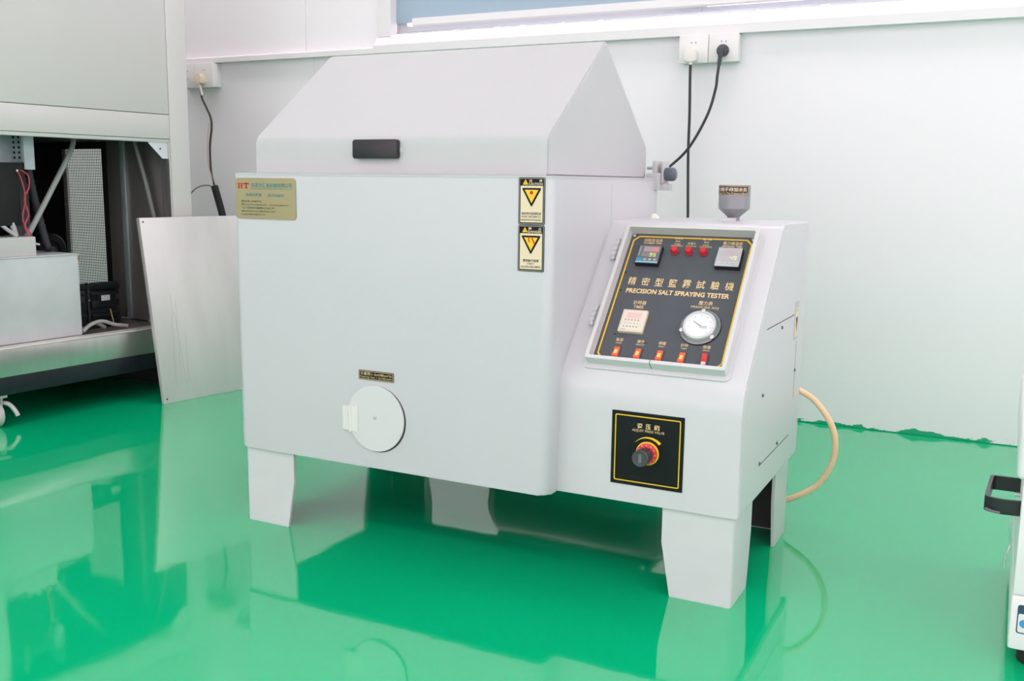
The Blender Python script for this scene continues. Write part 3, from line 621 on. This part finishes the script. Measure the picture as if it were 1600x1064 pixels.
# ------------------------------------------------------------------ left test chamber
LO = (-1.165, 0, 0); LR = -math.atan(.08)
C = empty('test_chamber', LO, LR, 'tall cream cabinet with its lower bay open, on white casters at the left', 'cabinet')
LM = WM[C]
CY0, CY1, CD, CH = .20, .985, -.95, 1.62
def cb_(name, x0, x1, y0, y1, z0, z1, m, bev=.0015, parent=C, label=None): return build(name, box(NB(), x0, x1, y0, y1, z0, z1, bev), m, parent, LM, 30, label)
cb_('post', -.05, 0, .905, CY1, .155, CH, WARMW, .003)
cb_('post', -.05, 0, CY0, CY0+.03, .155, CH, WARMW, .003)
cb_('post', CD, CD+.05, .905, CY1, .155, CH, WARMW, .003)
cb_('post', CD, CD+.05, CY0, CY0+.03, .155, CH, WARMW, .003)
fp = cb_('front_panel', -.03, -.0005, CY0+.031, .9035, .942, CH-.01, WARMW, .002)
for y_, z_ in ((.881,.957),(.881,1.55),(.25,.957)):
    sc = NB(); lathe(sc, [(.004,-.001),(.0035,.001),(0,.002)], y_, z_, 12); build('screw', sc, CHROME, fp, LM @ FXa, 40)
cb_('top_rail', -.04, -.001, CY0+.031, .9045, .862, .9405, WARMW, .002)
cb_('rail_flange', -.045, -.006, CY0+.031, .9045, .850, .8615, WARMW, .0015)
cb_('inner_return', -.045, -.002, .8985, .9045, .235, .85, STEEL, .001)
g = NB(); prism(g, [(.9025,.850),(.824,.850),(.824,.846),(.878,.797),(.8985,.797)][::-1], -.012, -.009); gs = build('gusset', g, mat('white_gusset',(.72,.74,.78),.35), C, LM @ FXa)
g = NB(); lathe(g, [(.0032,-.0092),(.0032,-.0084),(0,-.0084)], .869, .829, 12); build('gusset_hole', g, DARKSLOT, gs, LM @ FXa)
cb_('bottom_rail', -.05, 0, CY0, CY1, .152, .2325, STEEL, .003)
cb_('rail_lip', -.05, .001, CY0, CY1, .2328, .2368, mat('pale_lip',(.70,.66,.62),.35), .001)
cb_('base_frame', -.05, -.006, CY0, CY1, .098, .1515, NAVY, .002)
cb_('base_frame', CD+.05, -.05, CY1-.05, CY1-.005, .098, .1515, NAVY, .002)
cb_('base_frame', CD+.05, -.05, CY0+.005, CY0+.05, .098, .1515, NAVY, .002)
cb_('base_frame', CD, CD+.05, CY0, CY1, .098, .1515, NAVY, .002)
cb_('added_dark_skirt', CD, -.06, .955, .963, .0, .098, BLACKM, .001)  # black sheets added to block light and keep the floor below the cabinet dark
cb_('added_dark_skirt', CD, CD+.008, CY0, CY1, .0, .098, BLACKM, .001)
cb_('floor_tray', CD+.05, -.05, CY0, CY1, .20, .232, DKSTEEL, .001)
cb_('base_plate', CD+.05, -.05, CY0, CY1, .12, .15, BLACKM, .001)
cb_('back_panel', CD-.012, CD, CY0, CY1, .155, CH, BLACKM, .001)
FYS = LM @ frame((0,0,0),(1,0,0),(0,0,1),(0,-1,0))
def holed(name, y0, y1, z0, z1, m):
    R_ = lambda a,b,c,d: [(a,c),(b,c),(b,d),(a,d)]
    b_ = NB(); ring(b_, R_(CD+.051,-.051,z0,z1), R_(-.672,-.412,.30,.835), -y1, -y0); return build(name, b_, m, C, FYS)
vent = holed('side_panel', CY1-.012, CY1-.001, .155, CH, WARMW)
cb_('side_panel', CD+.051, -.051, CY0+.001, CY0+.012, .155, CH, BLACKM, .001)
cb_('bay_ceiling', CD+.001, -.046, CY0+.031, .9045, .862, .874, BLACKM, .001)
cb_('top_panel', CD, 0, CY0, CY1, CH, CH+.012, WARMW, .002)
holed('inner_lining', .962, .9725, .232, .86, BLACKM)
cb_('lining_plate', -.238, -.046, .906, .911, .232, .86, DKSTEEL, .001)
cb_('lining_edge', -.262, -.239, .900, .912, .232, .86, GALV, .001)
cb_('lining_plate', -.352, -.268, .915, .920, .232, .86, DKSTEEL, .001)
cb_('lining_gap', -.40, -.354, .93, .934, .232, .86, BLACKM, .0)
# vent in the far side, closed by a wire grid: the wall shows through it
gm = NB()
for i in range(27): box(gm, -.672+.26*i/26-.0008, -.672+.26*i/26+.0008, .9600, .9616, .30, .835)
for i in range(55): box(gm, -.672, -.412, .9585, .9600, .30+.535*i/54-.0008, .30+.535*i/54+.0008)
build('guard_grid', gm, mat('guard_wire',(.10,.095,.085),.6), vent, LM, None, None, 'stuff')
# casters
def caster(x, y):
    c = NB(); prism(c, circ(x, .0375, .0375, 28), -.011, .011, .003); F = LM @ frame((0,y,0),(1,0,0),(0,0,1),(0,1,0))
    o = build('caster', c, CASTW, C, F, 30)
    b = NB()
    for s in (-1,1): prism(b, [(x-.012,.03),(x+.012,.03),(x+.02,.09),(x-.02,.09)], s*.0145-.0015, s*.0145+.0015)
    box(b, x-.03, x+.03, .0885, .0975, -.025, .025, .001); build('fork', b, CASTW, o, F)
    b = NB(); tube(b, [(x+.0,.07,.022),(x+.018,.066,.034),(x+.030,.048,.044),(x+.036,.030,.050)], .0065, 10, 6); build('brake_lever', b, CASTW, o, F, 40)
caster(-.045,.262); caster(-.045,.935); caster(CD+.06,.262); caster(CD+.06,.935)
# things inside the bay
def lt(bm, name, m, label, cat, group=None, smooth=40): return tag(build(name, bm, m, None, LM, smooth), label, cat, group)
e = empty('control_box', LM @ Vector((-.14,.40,.2372)), LR, 'large pale grey stained metal box standing in the open bay', 'box')
b = NB(); box(b, -.26, -.052, CY0+.015, .572, .2372, .492, .002); bd = build('box_body', b, GREYBOX, e, LM, 30)
build('lid_sheet', box(NB(), -.265, -.0495, CY0+.015, .575, .4922, .4955, .001), mat('pale_sheet',(.72,.73,.74),.35), e, LM, 30)
b = NB(); prism(b, [(.5742,.468),(.5742,.488),(.5700,.490),(.5690,.478)], -.0519, -.0514); build('rust_spot', b, mat('rust',(.38,.20,.08),.8), e, LM @ FXa)
b = NB(); box(b, -.20, -.07, CY0+.035, .444, .4957, .553, .002); tag(build('junction_box', b, mat('cream_box',(.66,.65,.63),.35,noise=(9,.06)), None, LM, 30), 'small cream junction box on top of the large grey box', 'box')
# perforated bracket
e = empty('perforated_bracket', LM @ Vector((-.15,.47,.754)), LR, 'galvanised perforated hanging bracket at the top of the bay', 'bracket')
build('bracket_flange', box(NB(), -.152, -.148, .473, .508, .754, .8612, .0008), GALV, e, LM)
sb = build('bracket_web', box(NB(), -.212, -.152, .471, .4745, .775, .8612, .0008), GALV, e, LM)
build('back_plate', box(NB(), -.216, -.212, CY0+.035, .4745, .775, .8612, .0008), GALV, e, LM)
for i in range(5):
    for q in range(2):
        c = NB(); prism(c, rrect(-.0055,.0055,-.0038,.0038,.0036,3), -.0003, .0006); build('slot', c, DARKSLOT, sb, LM @ frame((-.168-.026*q,.471,.790+.0155*i),(1,0,0),(0,0,1),(0,-1,0)))
b = NB(); box(b, -.24, -.12, CY0+.03, .436, .585, .774, .003); cc = tag(build('relay_unit', b, BLACKM, None, LM, 30), 'black relay unit mounted under the galvanised bracket', 'relay')
for y_, z_ in ((.432,.750),(.36,.75)):
    c = NB(); lathe(c, [(.005,-.120),(.004,-.116),(0,-.1155)], y_-.004, z_, 10); build('terminal', c, CHROME, cc, LM @ FXa, 40)
# hoses and wires
def hose(name, pts, r, m, label, cat, seg=10, rf=None, sub=8): b = NB(); tube(b, pts, r, seg, sub, rf); return lt(b, name, m, label, cat)
hose('drain_tube', [(-.19,.676,.861),(-.165,.645,.815),(-.145,.555,.69),(-.125,.468,.575),(-.115,.446,.554)], .0085, TUBEG, 'grey plastic tube slanting across the wire guard', 'tube')
hose('drain_tube', [(-.16,.372,.861),(-.15,.380,.77),(-.14,.398,.66),(-.12,.412,.5535)], .0085, mat('pale_tube',(.60,.62,.62),.4), 'pale upright tube rising from the small junction box', 'tube')
hose('drain_tube', [(-.19,.30,.66),(-.15,.345,.62),(-.12,.385,.575),(-.10,.404,.5535)], .006, mat('pale_tube',(.60,.62,.62),.4), 'thin pale tube bending down to the small junction box', 'tube')
hose('drain_tube', [(-.13,.862,.861),(-.11,.868,.78),(-.085,.874,.68),(-.06,.880,.56),(-.05,.882,.42),(-.07,.87,.29),(-.09,.86,.2435)], .0075, mat('dull_tube',(.20,.20,.195),.5), 'dull grey tube hanging down behind the leaning steel panel', 'tube')
hose('corrugated_hose', [(-.21,.515,.861),(-.20,.519,.744),(-.195,.538,.62),(-.185,.556,.515),(-.18,.564,.4960)], .0125, mat('corrugated_black',(.045,.046,.052),.6), 'dark corrugated hose running down to the large grey box', 'hose', 10, lambda t, i: .0125 if i % 2 else .0108, 14)
e = empty('fan_motor', LM @ Vector((-.33,.66,.50)), LR, 'round black fan motor behind the corrugated hose', 'motor')
FYa = LM @ frame((0,0,0),(1,0,0),(0,0,1),(0,-1,0))
FMm = LM @ FXa
b = NB(); lathe(b, [(0,-.40),(.052,-.40),(.056,-.39),(.056,-.33),(.050,-.322),(.030,-.322),(.028,-.33),(0,-.33)], .665, .49, 36); build('motor_shell', b, BLACK, e, FMm, 35)
b = NB(); lathe(b, [(0,-.33),(.012,-.33),(.010,-.312),(0,-.310)], .665, .49, 18); build('motor_hub', b, mat('hub_dark',(.05,.05,.055),.4), e, FMm, 35)
b = NB(); box(b, -.39, -.34, .635, .695, .2322, .445, .002); build('motor_bracket', b, BLACKM, e, LM)
for i, pts in enumerate(([(-.118,.43,.748),(-.10,.430,.72),(-.10,.438,.667),(-.098,.424,.612),(-.10,.432,.585),(-.10,.448,.561),(-.10,.456,.537),(-.10,.462,.530)], [(-.118,.440,.752),(-.10,.452,.735),(-.098,.450,.70),(-.102,.436,.665),(-.10,.445,.620),(-.098,.430,.588),(-.10,.438,.562),(-.10,.4455,.548)])):
    hose('red_wire', pts, .0022, REDW, ('red wire crossing to the right and ending in a white crimp', 'red wire twisting down to the small junction box')[i], 'wire', 8)
hose('crimp_connector', [(-.10,.4625,.5298),(-.10,.474,.526)], .0032, mat('crimp',(.78,.78,.75),.4), 'small white crimp connector at the end of a red wire', 'connector', 8, None, 0)
# black finned transformer
e = empty('transformer', LM @ Vector((-.2,.71,.2322)), LR, 'black finned transformer block with a white tag on the bay floor', 'transformer')
build('core', box(NB(), -.245, -.158, .632, .782, .2322, .366, .003), BLACK, e, LM, 30)
for i, z_ in enumerate((.243,.2665,.30,.345)):
    build('fin', box(NB(), -.25, -.150, .682, .788, z_, z_+(.016,.017,.027,.010)[i], .003), BLACK, e, LM, 30)
    build('fin', box(NB(), -.25, -.151, .622, .664, z_, z_+(.016,.017,.027,.010)[i], .003), BLACK, e, LM, 30)
b = NB(); tube(b, [(-.162,.672,.3745),(-.162,.790,.3715)], .0135, 16, 0); build('top_roll', b, BLACK, e, LM, 40)
b = NB(); tube(b, [(-.162,.618,.3755),(-.162,.662,.3745)], .0125, 16, 0); build('top_roll', b, BLACK, e, LM, 40)
build('strap', box(NB(), -.156, -.148, .6655, .6725, .2322, .381, .001), mat('strap',(.03,.03,.033),.4), e, LM)
build('tag', box(NB(), -.1495, -.1485, .717, .750, .325, .343), mat('white_tag',(.72,.73,.73),.5), e, LM)
build('core_face', box(NB(), -.158, -.1496, .705, .765, .317, .346, .001), BLACK, e, LM)
for z_, y_ in ((.388,.668),(.331,.669)):
    c = NB(); lathe(c, [(.0038,-.1485),(.0032,-.1445),(0,-.1435)], y_, z_, 10); build('bolt', c, CHROME, e, LM @ FXa, 40)
for i, (pts, lb) in enumerate((([(-.07,.585,.243),(-.075,.62,.262),(-.078,.664,.268),(-.075,.71,.252),(-.072,.755,.243)], 'grey tube arching on the bay floor in front of the transformer'),([(-.09,.590,.2425),(-.095,.615,.250),(-.098,.650,.262),(-.10,.69,.2435)], 'second grey tube lying behind the arching one on the bay floor'))):
    hose('floor_tube', pts, .0062, TUBEG, lb, 'tube')
hose('brass_rod', [(-.10,.728,.2395),(-.115,.724,.30)], .0018, mat('brass_rod',(.50,.40,.22),.4,metal=.4), 'thin brass rod standing in front of the transformer', 'rod', 8, None, 0)
hose('black_cord', [(-.14,.785,.262),(-.12,.81,.256),(-.10,.85,.246),(-.08,.885,.240)], .0035, BLACK, 'short black cord running from the transformer to the cabinet post', 'cord', 8)
hose('bottle_top', [(-.10,.765,.2415),(-.10,.782,.2415)], .0045, mat('red_stopper',(.5,.05,.06),.5), 'small dull red stopper lying beside the transformer', 'stopper', 10, None, 0)
# steel panel leaning against the chamber
A = Vector((-.987,.728,0)); ud = Vector((.18,.98367,0)).normalized(); vd = (Vector((-1.0855,.7465,.605))-A); vd -= ud*vd.dot(ud); PH = vd.length; vd.normalize(); nd = ud.cross(vd).normalized()
FL = frame(A, ud, vd, nd)
P = empty('steel_panel', A, 0, 'loose sheet steel panel leaning against the open cabinet', 'panel')
pb = NB(); prism(pb, [(0,0),(.40,0),(.40,PH),(0,PH)], -.0185, 0, .002); build('sheet', pb, STEELP, P, FL, 30)
for u_, v_ in ((.012,PH-.014),(.010,.016)):
    c = NB(); prism(c, circ(u_, v_, .0030, 12), -.0005, .0004); build('screw_hole', c, DARKSLOT, P, FL)
for u_, v0, v1, dx in ((.052,.07,.36,.006),(.075,.08,.34,.004),(.092,.05,.30,-.003),(.10,.06,.22,.003)):
    c = NB(); q = [(u_+dx*.5*k+.0012*math.sin(k*2.1), v0+(v1-v0)*k/8) for k in range(9)]; ww = .0006
    prism(c, [(a-ww,b_) for a,b_ in q[::-1]]+[(a+ww,b_) for a,b_ in q], -.0003, .0003); build('drip_stain', c, mat('drip',(.56,.54,.51),.5,metal=.3), P, FL)

# ------------------------------------------------------------------ wall sockets, plugs and cables
def socket(cx, z0, z1, yf, label):
    o = empty('wall_socket', (cx, WY, z0), 0, label, 'socket', 'white wall sockets')
    build('back_box', box(NB(), cx-.0445, cx+.0445, yf+.008, WY, z0+.003, z1-.001, .002), TRIM, o, I4, 30)
    pl = build('face_plate', box(NB(), cx-.0465, cx+.0465, yf, yf+.0078, z0, z1, .0025), mat('socket_white',(.82,.82,.80),.3), o, I4, 30)
    FW = frame((cx,yf,(z0+z1)/2),(1,0,0),(0,0,1),(0,-1,0))
    for s in (-1,1): build('pin_slot', prism(NB(), [(s*.0095,.019),(s*.0055,.0215),(s*.0055,.0165)][::s], -.0003, .0004), DARKSLOT, pl, FW)
    for s in (-1,1):
        c = NB(); prism(c, rrect(-.001,.001,-.0035,.0035,.0003,1), -.0003, .0004); build('pin_slot', c, DARKSLOT, pl, FW @ Matrix.Translation((s*.0075,-.012,0)) @ Matrix.Rotation(s*.5,4,'Z'))
    c = NB(); prism(c, rrect(-.001,.001,-.0035,.0035,.0003,1), -.0003, .0004); build('pin_slot', c, DARKSLOT, pl, FW @ Matrix.Translation((0,-.0,0)))
socket(.5175,1.104,1.1885,1.487,'wall socket with the ivory plug, under the window sill')
socket(.6115,1.104,1.1885,1.487,'wall socket with the black plug, under the window sill')
socket(-1.492,1.092,1.1885,1.482,'wall socket with the cream plug beside the tall cabinet')
socket(-1.586,1.092,1.1885,1.482,'wall socket half hidden behind the tall cabinet post')
# ivory plug + black cord straight down
e = empty('power_plug', (.515,1.487,1.10), 0, 'ivory plug with black cord hanging straight down the wall', 'plug')
b = NB(); prism(b, rounded([(-.0185,-.020),(.0185,-.020),(.0185,.008),(.011,.020),(-.011,.020),(-.0185,.008)],{0:.006,1:.006,2:.006,3:.006,4:.006,5:.006}), .0004, .024, .004); build('plug_body', b, IVORY, e, frame((.515,1.487,1.128),(1,0,0),(0,0,1),(0,-1,0)), 30)
b = NB(); tube(b, [(.515,1.475,1.110),(.514,1.474,1.098)], .006, 12, 0); build('strain_relief', b, IVORY, e, I4, 40)
b = NB(); tube(b, [(.514,1.474,1.099),(.514,1.476,1.05),(.514,1.485,.948),(.513,1.49,.829),(.520,1.49,.633),(.53,1.48,.40),(.56,1.42,.16),(.64,1.25,.02),(.76,.95,.008),(.83,.72,.02),(.85,.60,.12),(.85,.555,.25),(.85,.543,.28)], .0043, 10, 10); build('cord', b, WIREDK, e, I4, 40)
e = empty('power_plug', (.613,1.487,1.09), 0, 'round black plug with cord sweeping down behind the test machine', 'plug')
b = NB(); lathe(b, [(0,.0004),(.0175,.0004),(.0185,.003),(.0185,.012),(.015,.018),(.009,.020),(0,.020)], .612, 1.137, 28); build('plug_body', b, GREYRUB, e, frame((0,1.487,0),(1,0,0),(0,0,1),(0,-1,0)), 35)
b = NB(); tube(b, [(.6125,1.467,1.147),(.6115,1.462,1.135),(.610,1.462,1.118),(.608,1.462,1.102),(.607,1.462,1.090)], .008, 12, 4, lambda t, i: .009-.0035*t-(.0006 if i%2 and t>.5 else 0)); build('strain_relief', b, GREYRUB, e, I4, 40)
b = NB(); tube(b, [(.6075,1.462,1.096),(.604,1.46,1.06),(.600,1.46,1.02),(.578,1.46,.944),(.527,1.46,.851),(.471,1.46,.794),(.42,1.40,.745),(.39,1.2,.66),(.40,.9,.56),(.42,.66,.50),(.42,.582,.48)], .0043, 10, 10); build('cord', b, WIREDK, e, I4, 40)
e = empty('power_plug', (-1.5,1.482,1.09), 0, 'cream plug with dark cord beside the tall cabinet', 'plug')
b = NB(); prism(b, rounded([(-.017,-.019),(.017,-.019),(.018,.010),(.010,.019),(-.010,.019),(-.018,.010)],{0:.005,1:.005,2:.006,3:.005,4:.005,5:.006}), .0004, .030, .005); build('plug_body', b, CREAMP, e, frame((-1.499,1.482,1.125),(1,0,0),(0,0,1),(0,-1,0)), 30)
b = NB(); tube(b, [(-1.499,1.462,1.106),(-1.490,1.460,1.088),(-1.480,1.458,1.060)], .0052, 12, 6); build('strain_relief', b, mat('pinkish_cord',(.72,.62,.58),.45), e, I4, 40)
b = NB(); tube(b, [(-1.499,1.466,1.10),(-1.488,1.464,1.05),(-1.462,1.46,1.01),(-1.437,1.455,.97),(-1.432,1.452,.93),(-1.442,1.45,.856),(-1.440,1.45,.756),(-1.423,1.45,.698),(-1.415,1.45,.672)], .0043, 10, 10); build('cord', b, mat('brown_black_cord',(.045,.037,.034),.45), e, I4, 40)
e = empty('cable_sleeve', (-1.30,1.45,.2), 0, 'thick black cable sleeve behind the leaning steel panel', 'cable')
b = NB(); tube(b, [(-1.4255,1.45,.703),(-1.387,1.45,.584),(-1.345,1.44,.45),(-1.31,1.43,.25),(-1.29,1.41,.06),(-1.27,1.38,.0145)], .0140, 14, 8); build('sleeve', b, BLACKM, e, I4, 40)
b = NB(); tube(b, [(-1.425,1.445,.698),(-1.452,1.44,.706),(-1.492,1.435,.700),(-1.530,1.43,.675),(-1.56,1.43,.62)], .0028, 8, 8); build('earth_wire', b, mat('olive_wire',(.24,.23,.17),.5), e, I4, 40)
b = NB(); tube(b, [(-1.428,1.448,.70),(-1.436,1.447,.74),(-1.452,1.447,.80),(-1.452,1.449,.88),(-1.443,1.45,.95)], .0022, 8, 8); build('pink_wire', b, mat('pink_wire',(.68,.52,.48),.5), e, I4, 40)
# orange hose behind the console
b = NB(); tube(b, [(1.02,.541,.302),(1.045,.556,.304),(1.072,.560,.296),(1.103,.56,.277),(1.135,.56,.236),(1.148,.56,.195),(1.144,.56,.145),(1.114,.56,.091),(1.059,.56,.054),(1.00,.575,.030),(.90,.64,.0085),(.80,.74,.0075),(.745,.84,.05),(.715,.90,.13),(.6885,.92,.17)], .0066, 12, 8)
tag(build('air_hose', b, ORANGE, None, I4, 40), 'pale orange hose looping out behind the console of the test machine', 'hose')

# compressor guessed and added behind the tester for the dark reflection in the floor
e = empty('guessed_compressor', (.42,.93,0), 0, 'guessed black air compressor added behind the test machine for its dark reflection in the floor', 'compressor')
b = NB(); lathe(b, [(0,.15),(.05,.153),(.10,.168),(.125,.20),(.125,.64),(.10,.672),(.05,.687),(0,.69)], .92, .17, 36); build('air_tank', b, BLACK, e, FXa, 35)
for x_ in (.22,.62):
    for y_ in (.83,1.01): b = NB(); box(b, x_-.025, x_+.025, y_-.02, y_+.02, 0, .10, .003); build('foot', b, BLACKM, e, I4, 30)
build('deck', box(NB(), .19, .65, .84, 1.00, .286, .300, .003), BLACKM, e, I4, 30)
b = NB(); lathe(b, [(0,.22),(.06,.222),(.075,.235),(.075,.40),(.06,.415),(0,.415)], .92, .376, 28); build('motor', b, BLACK, e, FXa, 35)
build('pump_block', box(NB(), .46, .60, .86, .98, .3005, .44, .004), BLACK, e, I4, 30)
for i in range(5): build('cooling_fin', box(NB(), .452, .608, .852, .988, .325+.023*i, .333+.023*i, .001), BLACK, e, I4, 30)
b = NB(); tube(b, [(.17,.92,.27),(.15,.92,.36),(.17,.92,.45),(.24,.92,.47)], .011, 12, 8); build('carry_handle', b, BLACKM, e, I4, 40)

# ------------------------------------------------------------------ white instrument at the right edge
R = empty('bench_instrument', (1.7, .27, 0), 0, 'white floor instrument with black side handle cut off by the right edge', 'instrument')
WI = mat('instrument_white', (.88,.86,.86), .3)
build('body', box(NB(), 1.4975, 1.95, .05, .50, .118, .2995, .003), WI, R, I4, 30)
build('base_skirt', box(NB(), 1.4965, 1.951, .049, .501, .030, .1175, .004), mat('instrument_skirt',(.88,.86,.87),.3), R, I4, 30)
build('top_cover', box(NB(), 1.4875, 1.96, .040, .51, .300, .388, .010, 4), WI, R, I4, 40)
for x_, y_ in ((1.53,.085),(1.92,.085),(1.53,.465),(1.92,.465)):
    b = NB(); lathe(b, [(0,0),(.016,0),(.019,.004),(.019,.0298),(0,.0298)], x_, y_, 20); build('foot', b, BLACKM, R, I4, 35)
FR_ = frame((0,.049,0),(1,0,0),(0,0,1),(0,-1,0))
lbp = build('label_plate', prism(NB(), rrect(1.5065,1.60,.058,.104,.004), -.0002, .0008), NAVYP, R, FR_)
build('label_field', prism(NB(), rrect(1.5082,1.5983,.060,.090,.003), .0007, .0011), DIAL, lbp, FR_)
build('label_dot', prism(NB(), circ(1.5165,.0745,.0065,20), .0010, .0014), BLUEF, lbp, FR_)
for z_ in (.2885,.2755):
    b = NB(); prism(b, circ(1.5085,z_,.0052,16), -.0012, .0012, .0005); build('black_button', b, BLACK, R, FR_, 30)
# handle: flat band bent into a loop on the left side
hbm = NB()
outer = rounded([(1.4978,.066),(1.4700,.062),(1.4460,.072),(1.4520,.205),(1.4978,.205)], {1:.01,2:.010,3:.008})
inner = rounded([(1.4978,.0715),(1.4705,.0675),(1.4513,.0755),(1.4570,.1995),(1.4978,.1995)], {1:.01,2:.007,3:.005})
n_ = len(outer); V = [[hbm.verts.new((p[0],p[1],z_)) for p in poly] for poly, z_ in ((outer,.238),(outer,.2615),(inner,.2615),(inner,.238))]
for i in range(n_-1):
    for k in range(4): hbm.faces.new((V[k][i],V[k][i+1],V[(k+1)%4][i+1],V[(k+1)%4][i]))
hbm.faces.new([V[k][0] for k in range(4)]); hbm.faces.new([V[k][-1] for k in range(3,-1,-1)])
bmesh.ops.recalc_face_normals(hbm, faces=hbm.faces[:])
hd = build('side_handle', hbm, mat('handle_black',(.012,.013,.015),.28), R, I4, 30)
b = NB(); tube(b, [(1.449,.067,.2428),(1.4585,.0638,.2410),(1.470,.0608,.2408)], .0022, 8, 4); build('handle_groove', b, mat('handle_grey',(.16,.15,.155),.35), hd, I4, 40)
b = NB(); lathe(b, [(.0035,1.489),(.0035,1.4975),(0,1.4975)][::-1], .15, .248, 12); build('handle_screw', b, CHROME, hd, FXa, 40)
b = NB(); tube(b, [(1.488,.072,.240),(1.486,.070,.215),(1.4885,.072,.195),(1.486,.070,.178)], .0012, 8, 6); tube(b, [(1.4835,.069,.178),(1.482,.068,.150)], .0016, 8, 0); build('latch_wire', b, CHROME, hd, I4, 40)
